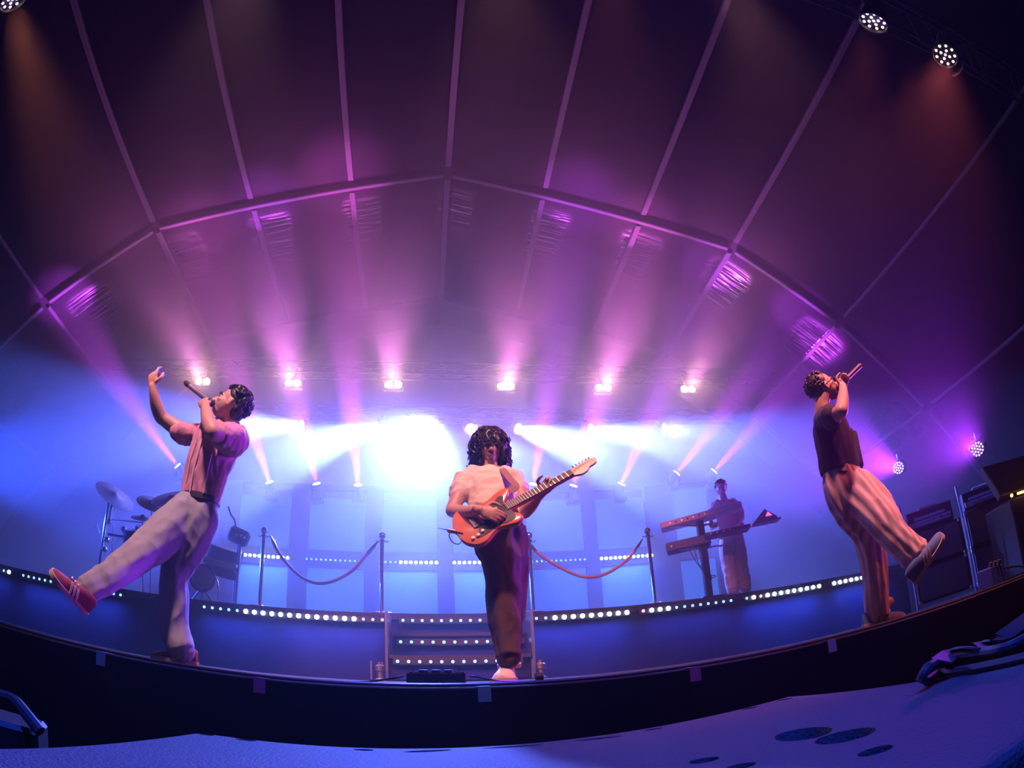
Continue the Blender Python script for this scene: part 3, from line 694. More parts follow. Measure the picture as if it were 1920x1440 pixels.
# ---- right singer: head back, kicking forward in pale crinkled trousers
Y2 = 3.05
s2 = thing('person', 'man in a charcoal tee and pale crinkled trousers kicking forward, sunglasses on', 'person', P(1645, 1165, Y2))
b = MB(); q = lambda u, v, dy=0: P(u, v, Y2+dy)
hc2 = q(1546, 728, .0)
Wh, Rh = head(b, hc2, (.80, -.35, .40), (-.42, .1, .9), 1.0, s2)
limb(b, [(q(1545, 776, .03), .075, .07), (q(1541, 760, .02), .058), (q(1544, 740, 0), .055)], (1, 0, 0))
limb(b, [(q(1578, 895), .12, .09), (q(1569, 850), .12, .09), (q(1561, 812), .12, .09), (q(1552, 784, .02), .085, .07)], (1, 0, 0))
limb(b, [(q(1548, 790, -.05), .056), (q(1562, 782, -.17), .052), (q(1577, 770, -.27), .045)], (0, 0, 1))
limb(b, [(q(1577, 771, -.27), .047), (q(1580, 752, -.23), .044), (q(1581, 735, -.17), .034), (q(1580, 723, -.13), .027)], (1, 0, 0))
hand(b, q(1580, 727, -.14), (q(1582, 700, -.08) - q(1580, 727, -.14)), (-.7, .1, .5), size=1.0, curl=1.0, thumb_curl=1.0)
limb(b, [(q(1560, 800, .08), .050), (q(1572, 828, .10), .040), (q(1576, 800, .06), .036), (q(1580, 735, .0), .026)], (1, 0, 0))
limb(b, [(q(1592, 930), .11), (q(1622, 990), .075), (q(1640, 1040), .052), (q(1644, 1100), .050), (q(1652, 1158), .040)], (1, 0, 0))
limb(b, [(q(1605, 925), .10), (q(1640, 955, -.15), .08), (q(1668, 992, -.28), .055), (q(1695, 1018, -.33), .045), (q(1722, 1048, -.38), .040)], (1, 0, 0))
limb(b, [(q(1652, 1148), .040), (q(1668, 1128, -.02), .034)], (1, 0, 0))
fuse(b, 'body', M_skin2, s2, .0065, 2)
h = MB(); h.sphere(Wh(0, -.030, .050), (.083, .090, .086), 26, 18, Rh); h.sphere(Wh(0, -.066, .0), (.075, .050, .07), 22, 14, Rh)
curls(h, Wh, 110, (.076, .090, .086), (0, -.028, .050), random.Random(5), lambda u: not (u.y > .2 and u.z < .5) and u.z > -.6, lump=.022, curl=.005, length=(.014, .026), down=.1)
h.build('hair', M_hair, s2, True)
g_ = MB()
for sx_ in (-1, 1):
    g_.sphere(Wh(.033*sx_, .088, .004), (.029, .010, .022), 16, 10, Rh)
g_.tube([Wh(-.062, .082, .010), Wh(-.03, .098, .014), Wh(0, .100, .012), Wh(.03, .098, .014), Wh(.062, .082, .010)], .004, 6)
g_.tube([Wh(-.062, .082, .010), Wh(-.080, .04, .008), Wh(-.083, -.02, .004)], .0035, 6)
g_.tube([Wh(.062, .082, .010), Wh(.080, .04, .008), Wh(.083, -.02, .004)], .0035, 6)
g_.build('sunglasses', M_black, s2, True)
t = MB()
limb(t, [(q(1577, 888, 0), .150, .125), (q(1573, 865), .155, .125), (q(1566, 830), .158, .125), (q(1559, 800, .01), .155, .115), (q(1551, 780, .02), .115, .10), (q(1544, 766, .03), .066, .07)], (1, 0, -.1), 36, 6, lambda a, u: .025*math.sin(a*5+u*4), caps=False)
limb(t, [(q(1549, 790, .0), .095), (q(1552, 786, -.08), .088, .09), (q(1561, 780, -.17), .080, .08)], (0, 0, 1), 24, 5)
limb(t, [(q(1585, 815, .03), .07, .10), (q(1594, 850, .03), .075, .10), (q(1600, 880, .03), .070, .10)], (1, 0, -.1), 20, 4)
fuse(t, 'shirt', M_black_tee, s2, .0078, 2, disp=crease(7, .007, (1, 1, .4), 5))
tr = MB()
pl_ = lambda a, u: .045*math.sin(a*11+u*2.5) + .02*math.sin(a*5-u*9)
limb(tr, [(q(1578, 880), .135, .115), (q(1586, 918), .165, .14), (q(1604, 958, -.01), .150, .135), (q(1626, 1000, -.01), .112, .115), (q(1637, 1042), .093, .10), (q(1642, 1092), .085, .095), (q(1644, 1130), .082, .095), (q(1647, 1158), .078, .09)], (1, 0, 0), 66, 8, pl_)
limb(tr, [(q(1596, 905, -.02), .14, .12), (q(1628, 940, -.12), .150, .13), (q(1655, 975, -.24), .122, .12), (q(1676, 1002, -.30), .098, .105), (q(1697, 1022, -.35), .098, .10), (q(1716, 1040, -.38), .112, .11)], (1, 0, .3), 66, 8, pl_)
fuse(tr, 'trousers', M_stripe_tr, s2, .008, 1, disp=crease(7, .006, (1, 1, .5), 9))
limb(MB(), [(q(1580, 896), .150, .128), (q(1579, 884), .145, .124)], (1, 0, -.1), 32, 2, caps=False).build('waistband', M_stripe_tr, s2, True)
hl = q(1638, 1166, 0); shoe(s2, Vector((hl.x-.06, hl.y+.04, .002)), Vector((hl.x+.23, hl.y-.06, .002)), (0, 0, 1), M_shoe_blue, .10, M_stripe, .085)
shoe(s2, q(1712, 1092, -.38), q(1768, 1003, -.55), Vector((-.75, -.15, .5)), M_shoe_blue, .10, M_stripe, .09)
microphone(q(1567, 730, -.06), q(1615, 683, -.10), 'dark microphone pointing up from the hand of the singer in sunglasses', .025, .03, mat('dark_microphone', (0.04, 0.04, 0.055), .4))

# ---- guitarist: centre stage, curly hair over the eyes, leaning back
Y3 = 3.85
s3 = thing('person', 'guitarist with curly dark hair, cream tee and dark brown trousers', 'person', P(950, 1278, Y3))
b = MB(); q = lambda u, v, dy=0: P(u, v, Y3+dy)
hc3 = q(919, 842, .12)
Wh, Rh = head(b, hc3, (-.02, -.97, -.12), (0, -.05, 1), 1.04, s3)
limb(b, [(q(919, 893, .12), .075, .07), (q(919, 878, .12), .058), (q(919, 860, .13), .056)], (1, 0, 0))
limb(b, [(q(936, 980, .0), .14, .10), (q(928, 945, .02), .14, .10), (q(922, 912, .06), .155, .10), (q(919, 892, .10), .10, .08)], (1, 0, 0))
limb(b, [(q(876, 895, .08), .062), (q(862, 925, .0), .054), (q(848, 957, -.06), .046)], (0, 1, 0))
limb(b, [(q(848, 957, -.06), .047), (q(864, 960, -.18), .045), (q(884, 959, -.30), .035), (q(901, 956, -.36), .027)], (0, 0, 1))
hand(b, q(900, 956, -.36), (q(925, 964, -.38) - q(900, 956, -.36)), (.15, .1, .95), size=1.08, fingers=[.35, .4, .45, .5], flip=True, thumb_curl=.3)
limb(b, [(q(965, 895, .08), .062), (q(977, 925, .02), .052), (q(984, 960, -.04), .046)], (0, 1, 0))
limb(b, [(q(984, 960, -.04), .047), (q(996, 947, -.12), .044), (q(1008, 932, -.19), .033), (q(1015, 924, -.22), .026)], (0, 1, 0))
hand(b, q(1015, 925, -.22), (q(1031, 905, -.27) - q(1015, 925, -.22)), (-.9, 0, .4), size=1.08, fingers=[.8, .9, .95, 1.0], spread=.3, thumb_curl=.5)
limb(b, [(q(925, 1000), .10), (q(935, 1060), .07), (q(944, 1120), .055), (q(950, 1190), .05), (q(955, 1245, -.12), .04)], (1, 0, 0))
limb(b, [(q(955, 1000), .10), (q(960, 1060, .1), .07), (q(960, 1120, .15), .055), (q(957, 1180, .15), .05), (q(956, 1222, .12), .04)], (1, 0, 0))
fuse(b, 'body', M_skin, s3, .0065, 2)
h = MB(); rg = random.Random(11)
h.sphere(Wh(0, -.035, .062), (.098, .098, .088), 26, 18, Rh); h.sphere(Wh(0, -.07, -.01), (.100, .060, .10), 22, 14, Rh)
for sd in (-1, 1): h.sphere(Wh(.088*sd, -.02, .0), (.036, .055, .075), 16, 10, Rh)
curls(h, Wh, 330, (.098, .092, .105), (0, -.03, .035), rg, lambda u: not (u.y > .30 and u.z < .25 and abs(u.x) < .62) and u.z > -.85, lump=.022, curl=.020, length=(.045, .085), down=.35)
curls(h, Wh, 110, (.105, .06, .11), (0, -.04, -.06), rg, lambda u: abs(u.x) > .5 and u.z < .5, lump=.020, curl=.019, length=(.04, .085), down=.55)
curls(h, Wh, 26, (.06, .075, .06), (0, .018, .065), rg, lambda u: u.y > .5 and u.z > -.2, lump=.022, curl=.012, length=(.03, .055), down=1.6)
h.build('hair', M_hair, s3, True)
t = MB()
limb(t, [(q(932, 985, -.03), .175, .12), (q(928, 955, -.01), .178, .125), (q(924, 925, .03), .178, .125), (q(920, 903, .07), .172, .115), (q(918, 889, .10), .125, .09), (q(918, 881, .115), .072, .075)], (1, 0, 0), 36, 6, lambda a, u: .02*math.sin(a*6+u*5), caps=False)
limb(t, [(q(892, 893, .09), .085), (q(872, 902, .06), .080), (q(862, 922, .01), .078, .080)], (0, 1, 0), 24, 5)
limb(t, [(q(946, 893, .09), .085), (q(964, 902, .07), .080), (q(973, 918, .04), .074, .080)], (0, 1, 0), 24, 5)
fuse(t, 'shirt', M_tee, s3, .0078, 2, disp=crease(6.5, .013, (.6, 1, 1.3), 2))
MB().tube([q(918, 878, .085) + Vector((.066*math.cos(a), .055*math.sin(a), -.012*math.sin(a)*-1)) for a in [2*PI*k/24 for k in range(24)]], .007, 8, closed=True).build('collar', M_tee, s3, True)
tr = MB()
fd = lambda a, u: .03*math.sin(a*5+u*5) + .015*math.sin(a*9-u*7)
limb(tr, [(q(934, 982, -.03), .155, .13), (q(930, 1012, -.02), .155, .14), (q(939, 1050, -.03), .135, .13), (q(944, 1095, -.05), .118, .12), (q(945, 1145, -.06), .110, .12), (q(950, 1195, -.09), .095, .11), (q(953, 1232, -.12), .078, .10)], (1, 0, 0), 40, 7, fd)
limb(tr, [(q(950, 990, .0), .135, .13), (q(958, 1040, .06), .120, .13), (q(956, 1095, .12), .118, .12), (q(955, 1145, .14), .105, .11), (q(953, 1190, .12), .092, .10), (q(954, 1222, .10), .080, .09)], (1, 0, 0), 40, 7, fd)
fuse(tr, 'trousers', M_cord, s3, .0085, 2, disp=crease(7, .011, (1, 1, .5), 4))
fl = P(952, 1281, Y3-.25)
shoe(s3, Vector((fl.x+.035, fl.y+.26, .002)), Vector((fl.x-.03, fl.y-.0, .002)), (0, 0, 1), M_shoe_white, .155, None, .13)
fb = q(955, 1262, .06)
shoe(s3, Vector((fb.x+.02, fb.y+.22, .13)), Vector((fb.x, fb.y-.04, .085)), (0, .25, 1), M_shoe_white, .145, None, .13)

# ---- the electric guitar, built flat in its own axes (x along the neck, y across, z out of its face) then hung on the player
M_gbody = mat('guitar_lacquer', (0.62, 0.19, 0.09), 0.22, spec=.7)
M_guard = mat('black_pickguard', (0.02, 0.018, 0.02), 0.3)
M_neck = mat('maple', (0.60, 0.32, 0.16), 0.35)
M_board = mat('rosewood', (0.05, 0.028, 0.022), 0.5)
M_cream = mat('cream_plastic', (0.80, 0.72, 0.60), 0.4)
A = P(857, 1003, 3.57); Bp = P(1119, 865, 3.53)
xdir = (Bp-A).normalized(); Lg = (Bp-A).length
nrm = Vector((.12, -.80, .55)); nrm = (nrm - xdir*nrm.dot(xdir)).normalized(); ydir = nrm.cross(xdir).normalized(); K = Lg/.985
G = Matrix.Translation(A) @ Matrix((( xdir.x*K, ydir.x*K, nrm.x*K, 0), (xdir.y*K, ydir.y*K, nrm.y*K, 0), (xdir.z*K, ydir.z*K, nrm.z*K, 0), (0, 0, 0, 1)))
gt = thing('electric_guitar', 'orange electric guitar with black scratch plate slung across the guitarist', 'guitar', A)
def closed_spline(pts, n=6):
    Q = [np.array(p, float) for p in pts]; N = len(Q); out = []
    for i in range(N):
        a, b_, c, d = Q[i-1], Q[i], Q[(i+1) % N], Q[(i+2) % N]
        for k in range(n):
            t_ = k/n; out.append(tuple(.5*(2*b_ + (c-a)*t_ + (2*a-5*b_+4*c-d)*t_*t_ + (3*b_-a-3*c+d)*t_**3)))
    return out
def inset(o, r):
    cx_ = sum(p[0] for p in o)/len(o); cy_ = sum(p[1] for p in o)/len(o); out = []
    for i in range(len(o)):
        a, c = Vector(o[i-1]), Vector(o[(i+1) % len(o)]); d = (c-a).normalized(); out.append((o[i][0]-d.y*r, o[i][1]+d.x*r))
    return out
bo = closed_spline([(.0, 0), (.01, -.085), (.06, -.145), (.12, -.155), (.18, -.128), (.23, -.112), (.29, -.128), (.34, -.140), (.385, -.118), (.375, -.075), (.345, -.045), (.345, .032), (.37, .065), (.42, .115), (.405, .145), (.34, .146), (.28, .125), (.22, .118), (.16, .142), (.10, .162), (.04, .135), (.006, .075)])
lay = [(inset(bo, .012), -.024), (inset(bo, .003), -.018), (bo, -.008), (bo, .008), (inset(bo, .003), .018), (inset(bo, .012), .022)]
MB().loft([[G @ Vector((x, y, z)) for x, y in o_] for o_, z in lay]).build('guitar_body', M_gbody, gt, True)
MB().prism(closed_spline([(.10, -.11), (.17, -.112), (.23, -.095), (.29, -.108), (.345, -.105), (.35, -.05), (.34, .04), (.36, .085), (.33, .10), (.27, .06), (.20, .045), (.17, .0), (.13, -.05)]), .0225, .0255, G).build('scratch_plate', M_guard, gt)
MB().prism([(.335, -.028), (.335, .028), (.80, .021), (.80, -.021)], -.002, .022, G).build('neck', M_neck, gt)
MB().prism([(.33, -.029), (.33, .029), (.80, .0215), (.80, -.0215)], .022, .030, G).build('fretboard', M_board, gt)
fr = MB()
for k_ in range(21):
    x = .80 - (.65*(1-2**(-(k_+1)/12)))
    fr.prism([(x-.001, -.026), (x-.001, .026), (x+.001, .026), (x+.001, -.026)], .030, .0315, G)
f_ = fr.build('fret', M_steel, gt); f_['kind'] = 'stuff'
MB().prism(closed_spline([(.80, -.021), (.80, .021), (.83, .030), (.90, .034), (.955, .036), (.985, .018), (.975, -.012), (.945, -.020), (.915, -.024), (.89, -.040), (.85, -.046), (.825, -.036)], 4), .003, .019, G).build('headstock', M_neck, gt)
for k_ in range(6):
    x = .835+.024*k_
    o = MB().tube([G @ Vector((x, .030, .012)), G @ Vector((x, .052, .012))], .004*K, 6).build('tuning_peg', M_chrome, gt, True)
for k_, x in enumerate((.165, .225, .28)):
    MB().prism(closed_spline([(x-.007, -.032), (x+.007, -.032), (x+.007, .032), (x-.007, .032)], 1), .0255, .031, G).build('pickup', M_cream, gt)
MB().prism([(.105, -.036), (.13, -.036), (.13, .036), (.105, .036)], .022, .032, G).build('bridge', M_chrome, gt)
for (x, y) in ((.135, -.085), (.10, -.098), (.065, -.10)):
    MB().lathe(G @ Vector((x, y, .022)), nrm, [(0, .013), (.014, .011), (.016, .004)], 12).build('knob', M_cream, gt, True)
for k_ in range(6):
    y = -.020+.008*k_
    MB().tube([G @ Vector((.118, y*1.15, .034)), G @ Vector((.80, y*.8, .0335)), G @ Vector((.835+.024*k_, .016, .021))], .0007, 4).build('string', M_steel, gt)
# strap over the left shoulder, wireless pack and cable loop at the tail
M_strap = mat('woven_strap', (0.16, 0.06, 0.10), 0.8, noise_mix=(160, (0.50, 0.30, 0.36)))
def ribbon(pts, w_, nvec, th=.003):
    mb = MB(); pts = smooth_path(pts, 5); rings = []
    for i, p in enumerate(pts):
        d = (pts[min(i+1, len(pts)-1)]-pts[max(i-1, 0)]).normalized(); nn = Vector(nvec); nn = (nn-d*nn.dot(d)).normalized(); s_ = d.cross(nn)
        rings.append([p+s_*w_/2+nn*th, p-s_*w_/2+nn*th, p-s_*w_/2-nn*th, p+s_*w_/2-nn*th])
    return mb.loft(rings)
ribbon([G @ Vector((.415, .125, .0)), q(967, 912, -.235), q(957, 899, -.165), q(949, 889, -.095), q(943, 881, -.03), q(938, 876, .05), q(934, 875, .13), q(931, 888, .24)], .052, (.1, -.9, .4)).build('strap', M_strap, gt, True)
MB().tube(smooth_path([A+Vector((0, 0, .0)), P(848, 996, 3.55), P(842, 1004, 3.54), P(848, 1016, 3.54), P(860, 1020, 3.54), P(869, 1010, 3.55)], 6), .0035, 6).build('cable_loop', M_black, gt, True)
MB().tube(smooth_path([P(868, 1001, 3.46), P(845, 995, 3.44), P(836, 993, 3.44), P(821, 990, 3.43)], 4), [.006]*4+[.004]*5+[.002]*4, 6).build('antenna', M_black, gt, True)
MB().box(P(847, 996, 3.46), (.05, .03, .022), Matrix.Rotation(.2, 3, 'Y'), .005).build('transmitter', M_cream, gt)

# ================================================================ ROPE POSTS
def stanchion(x, y, lab):
    t = thing('rope_post', 'chrome ball-topped rope post '+lab, 'rope post', (x, y, RZ), 'chrome rope posts on the riser')
    MB().lathe((x, y, RZ), (0, 0, 1), [(0, .16), (.012, .16), (.03, .12), (.045, .03)], 32).build('base', M_chrome, t, True)
    MB().lathe((x, y, RZ), (0, 0, 1), [(.04, .026), (.93, .026)], 24).build('pole', M_chrome, t, True)
    MB().lathe((x, y, RZ+.90), (0, 0, 1), [(0, .036), (.03, .036)], 20).build('collar', M_chrome, t, True)
    MB().sphere((x, y, RZ+.985), .046, 24, 16).build('ball', M_chrome, t, True)
    for s_ in (-1, 1): MB().tube([(x+s_*.03, y, RZ+.915), (x+s_*.06, y, RZ+.90), (x+s_*.075, y, RZ+.92)], .007, 6).build('hook', M_chrome, t, True)
for rx, lab in ((-.296, 'at the left end of the left rope'), (-.0865, 'beside the steps on the left'), (.163, 'half hidden behind the guitarist'), (.378, 'at the right, near the keyboards')): stanchion(rx*7.2, 7.2, lab)
def rope(pts, lab):
    pts = [P(u, v, 7.2) for u, v in pts]
    t = thing('velvet_rope', lab, 'rope', pts[len(pts)//2], 'velvet ropes')
    sp = smooth_path(pts, 5)
    MB().tube(sp[3:-3], .021, 12).build('rope', M_rope, t, True)
    for e, f in ((sp[0], sp[4]), (sp[-1], sp[-5])): MB().tube([e, e.lerp(f, .5), f], [.008, .024, .024], 10).build('end_cap', M_chrome, t, True)
rope([(507, 1004), (522, 1035.5), (547, 1067), (573, 1087), (600, 1094), (629, 1088), (662, 1069), (684, 1044), (709, 1015)], 'pale velvet rope sagging between the two left rope posts')
rope([(987, 1014), (1010, 1038), (1038, 1057), (1073, 1075), (1100, 1082), (1130, 1078), (1160, 1062), (1183, 1042), (1205, 1010)], 'pale velvet rope sagging right of the guitarist')

# ================================================================ THE SUBWOOFER THE LENS RESTS OVER
ang = math.radians(9.2); RS = Matrix.Rotation(ang, 3, 'Z')
SW, SD, SH = 1.404, .98, .62
fr_ = Vector((-.49, 1.19, -.12)); ux = RS @ Vector((1, 0, 0)); uy = RS @ Vector((0, 1, 0))
sc_ = fr_ + ux*SW/2 - uy*SD/2 - Vector((0, 0, SH/2))
sub = thing('subwoofer', 'big textured blue-lit loudspeaker cabinet below the stage lip, its top dotted with oval recesses', 'loudspeaker', (sc_.x, sc_.y, -1.2))
cabinet = MB().prism([(-.49, .25), (.93, .36), (.896, 1.415), (-.49, 1.19)], -.74, -.12).build('cabinet', M_sub, sub)
bv = cabinet.modifiers.new('e', 'BEVEL'); bv.width = .014; bv.segments = 3
cut = MB()
def oval(c, d, L, w_, depth=.07):
    c = Vector((c[0], c[1], -.12)); d = Vector((d[0], d[1], 0)).normalized(); s_ = Vector((-d.y, d.x, 0)); ring = []
    n = 28
    pts = [(math.cos(2*PI*i/n), math.sin(2*PI*i/n)) for i in range(n)]
    top = [c + d*L/2*x + s_*w_/2*y + Vector((0, 0, .02)) for x, y in pts]
    mid = [c + d*L/2*x + s_*w_/2*y for x, y in pts]
    bot = [c + d*L/2*x*.7 + s_*w_/2*y*.7 + Vector((0, 0, -depth)) for x, y in pts]
    cut.loft([bot, mid, top])
holes = [((-.463, 1.168), ux, .04, .035), ((-.378, 1.18), ux, .042, .03), ((-.145, 1.198), ux, .04, .03), ((-.022, 1.206), ux+uy*.25, .10, .028), ((.147, 1.243), ux*1+uy*-.1, .125, .022), ((.325, 1.256), ux-uy*.25, .10, .03),
         ((.46, 1.292), ux, .045, .03), ((.735, 1.350), ux, .045, .035), ((.846, 1.362), ux-uy*.6, .045, .035), ((.520, .79), (.25, 1, 0), .13, .085), ((.512, .672), (.25, 1, 0), .095, .085), ((.449, .533), ux, .045, .04), ((.349, .781), ux, .045, .04), ((.353, .68), ux, .04, .035), ((-.2, .75), ux, .05, .04)]
for c_, d_, L_, w_ in holes: oval(c_, d_, L_, w_)
co = cut.build('cutter', M_sub, sub)
bm_ = cabinet.modifiers.new('b', 'BOOLEAN'); bm_.operation = 'DIFFERENCE'; bm_.object = co; bm_.solver = 'EXACT'
dg = bpy.context.evaluated_depsgraph_get(); dg.update(); nm = bpy.data.meshes.new_from_object(cabinet.evaluated_get(dg)); cabinet.modifiers.clear(); cabinet.data = nm
bpy.data.objects.remove(co)
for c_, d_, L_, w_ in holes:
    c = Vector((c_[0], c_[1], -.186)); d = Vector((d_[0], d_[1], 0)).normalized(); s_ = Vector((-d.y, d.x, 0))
    MB().loft([[c + d*L_*.36*math.cos(a) + s_*w_*.36*math.sin(a) + Vector((0, 0, z)) for a in [2*PI*i/20 for i in range(20)]] for z in (0, .004)]).build('recess_shade', M_ply, sub)  # black disc at each recess bottom, standing in for its shade

# cables and webbing on and beside it
def cable(pts, r, lab, n=6, m=None, cat='cable', group=None):
    sp = smooth_path(pts, n); o = MB().tube(sp, r, 8).build('cable', m or M_cable, None, True, org=sp[len(sp)//2]); return tag(o, lab, cat, group)
M_jacket = mat('matt_cable_jacket', (0.05, 0.05, 0.055), 0.6)
zc = -.12+.02
def at(u, v, z):
    d = (P(u, v, 1.0)-CAM); return CAM + d*((z-.03)/d.z)
cable([at(1724, 1279, zc), at(1740, 1252, zc+.02), at(1772, 1238, zc+.012), at(1820, 1226, zc+.012), at(1880, 1216, zc+.012), at(1925, 1196, zc+.012), at(1990, 1160, zc+.012)], .010, 'thick cable looping off the right corner of the loudspeaker cabinet', m=M_jacket)
cable([at(1738, 1278, zc-.01), at(1762, 1262, zc-.01), at(1810, 1256, zc-.01), at(1880, 1242, zc-.01), at(1940, 1228, zc-.01), at(2000, 1215, zc-.01)], .009, 'cable lying along the right edge of the cabinet under the thick loop', m=M_jacket)
o = ribbon([at(1765, 1240, zc+.02), at(1790, 1222, zc+.02), at(1830, 1212, zc+.025), at(1850, 1208, zc+.012), at(1870, 1200, zc+.02), at(1900, 1180, zc+.025), at(1950, 1140, zc+.03)], .045, (.2, -.4, 1), .002).build('webbing_strap', M_jacket, None, True); tag(o, 'flat twisted webbing strap above the cables on the right corner of the cabinet', 'strap')
cable([at(-30, 1290, zc-.02), at(0, 1303, zc-.02), at(28, 1314, zc-.02), at(52, 1342, zc-.03), at(76, 1372, zc-.05)], .012, 'thick cable curling down at the bottom left corner', m=M_jacket)
MB_ = MB().box(at(5, 1346, -.16)+Vector((-.08, 0, -.13)), (.30, .16, .26), Matrix.Rotation(.5, 3, 'Z'), .01).build('stage_box', M_black, None); tag(MB_, 'dark stage box half out of frame at the bottom left corner', 'box')

# ================================================================ THINGS ALONG THE LIP
M_tape = {'g': mat('green_tape', (0.14, 0.22, 0.12), .6), 'p': mat('pink_tape', (0.30, 0.05, 0.10), .6), 'w': mat('white_tape', (0.28, 0.28, 0.25), .6)}
for u, k_, lab in ((195, 'w', 'pale tape mark on the stage lip at the left'), (490, 'p', 'pink tape mark on the stage lip left of the pedal unit'), (907, 'g', 'green tape mark on the stage lip below the guitarist\'s shoes'), (1298, 'p', 'pink tape mark on the stage lip right of centre'), (1553, 'w', 'pale tape mark on the stage lip near the right singer')):
    x = None
    for v in np.arange(1150, 1330, .5):
        p_ = P(u, v, 2.0)
        if p_.z < 0: x = p_.x; break
    o = MB().add([(x+dx, y, z) for dx in (-.021, .021) for y, z in ((2.06, .003), (1.977, .003), (1.975, -.05))], [(0, 1, 4, 3), (1, 2, 5, 4)]).build('tape_mark', M_tape[k_], None)
    md = o.modifiers.new('s', 'SOLIDIFY'); md.thickness = .001; tag(o, lab, 'tape')
for k_ in range(5):
    pts = []   # each lies in its own lane
    rg = random.Random(20+k_); x = -4.2+.3*k_
    while x < 3.6 + .2*k_:
        pts.append((x, 2.065+.036*k_+.022*math.sin(x*1.3)+.014*math.sin(x*4.1), .008)); x += .35
    cable(pts, .0055+.0012*(k_ % 2), ['front-most thin black cable running along the stage lip', 'second black cable along the stage lip', 'middle one of the five cables along the stage lip', 'fourth cable back from the stage lip', 'rearmost cable along the stage lip'][k_], 5, group='cables along the stage lip')
# pedal unit
pe = thing('effects_pedal', 'black floor effects unit with knobs and silver footswitch edges in front of the steps', 'effects pedal', (.0, 2.32, 0))
pa, pb = P(762, 1270, 2.25), P(874, 1270, 2.25); pw = pb.x-pa.x; pc = (pa.x+pb.x)/2
MB().box((pc, 2.31, .028), (pw, .12, .050), bev=.004).build('case', M_black, pe)
for i, fx in enumerate((-.42, -.33, -.12, .12, .34, .44)): MB().box((pc+fx*pw, 2.262, .0545), (pw*.06, .012, .003), bev=.001).build('switch_plate', M_chrome, pe)
for i, fx in enumerate((-.22, 0, .22)): MB().lathe((pc+fx*pw, 2.33, .053), (0, 0, 1), [(0, .018), (.012, .018), (.014, .015)], 16).build('footswitch', M_black, pe, True)
for s_ in (-1, 1): MB().tube([(pc+s_*.40*pw, 2.36, .05), (pc+s_*.40*pw, 2.36, .068), (pc+s_*.37*pw, 2.36, .072)], .003, 6).build('jack_lever', M_chrome, pe)
M_print = mat('grey_print', (0.10, 0.10, 0.11), .6)
for txt, fx in (('HOTONE', -.34), ('AMPERO', .22)):
    tc_ = bpy.data.curves.new('lettering', 'FONT'); tc_.body = txt; tc_.size = .013; tc_.extrude = .0004; tc_.align_x = 'CENTER'
    to = bpy.data.objects.new('lettering', tc_); COL.objects.link(to); to.parent = pe; to.rotation_euler = (PI/2, 0, 0); to.location = Vector((pc+fx*pw, 2.2495, .018))-Vector((0, 2.32, 0)); to.data.materials.append(M_print)
    dg = bpy.context.evaluated_depsgraph_get(); dg.update(); lm_ = bpy.data.meshes.new_from_object(to.evaluated_get(dg)); l2 = bpy.data.objects.new('lettering', lm_); COL.objects.link(l2); l2.parent = pe; l2.rotation_euler = to.rotation_euler; l2.location = to.location; bpy.data.objects.remove(to)
cable([(pc-pw/2-.015, 2.30, .04), (pc-pw/2-.06, 2.30, .03), (pc-pw/2-.2, 2.36, .01), (pc-pw/2-.5, 2.5, .008)], .004, 'thin lead plugged into the left side of the effects unit')
cable([(pc+pw/2+.015, 2.30, .04), (pc+pw/2+.05, 2.30, .035), (pc+pw/2+.12, 2.33, .02), (pc+pw/2+.3, 2.6, .008)], .004, 'lead plugged into the right side of the effects unit, running past the shoes')
p_ = P(1013, 1276, 2.6); o = MB().lathe((p_.x-.02, 2.6, .021), (1, 0, .1), [(0, .020), (.002, .021), (.03, .021), (.032, .020)], 20).build('tape_roll', M_black, None, True); tag(o, 'small black tape roll on the deck right of the guitarist\'s shoes', 'tape roll')
for x, lab in ((-.56, 'left'), (1.06, 'right')):
    t = thing('stage_clamp', 'small metal leveling foot at the %s side of the steps' % lab, 'clamp', (x, 6.2, 0))
    MB().lathe((x, 6.2, 0), (0, 0, 1), [(0, .06), (.02, .06), (.03, .03), (.10, .03), (.11, .05), (.16, .05), (.17, .03), (.2, .03)], 16).build('foot', M_steel, t, True)
    MB().box((x-.09, 6.2, .11), (.02, .03, .2), bev=.004).build('bracket', M_steel, t)
# bits at the right end of the lip
p_ = P(1858, 1082, 2.5)
t = thing('power_box', 'blue power box with plugs on the stage lip at the far right', 'power box', (p_.x, 2.5, 0))
MB().box((p_.x, 2.5, .07), (.20, .12, .13), Matrix.Rotation(.15, 3, 'Z'), .01).build('case', mat('blue_case', (0.03, 0.05, 0.30), .5), t)
for s_ in (-1, 0, 1): MB().lathe((p_.x+s_*.05, 2.45, .135), (0, -.5, 1), [(0, .014), (.03, .014)], 10).build('plug', M_jacket, t, True)
cable([(p_.x+.1, 2.45, .1), (p_.x+.25, 2.4, .07), (p_.x+.5, 2.5, .01)], .008, 'cable leaving the blue power box towards the right')

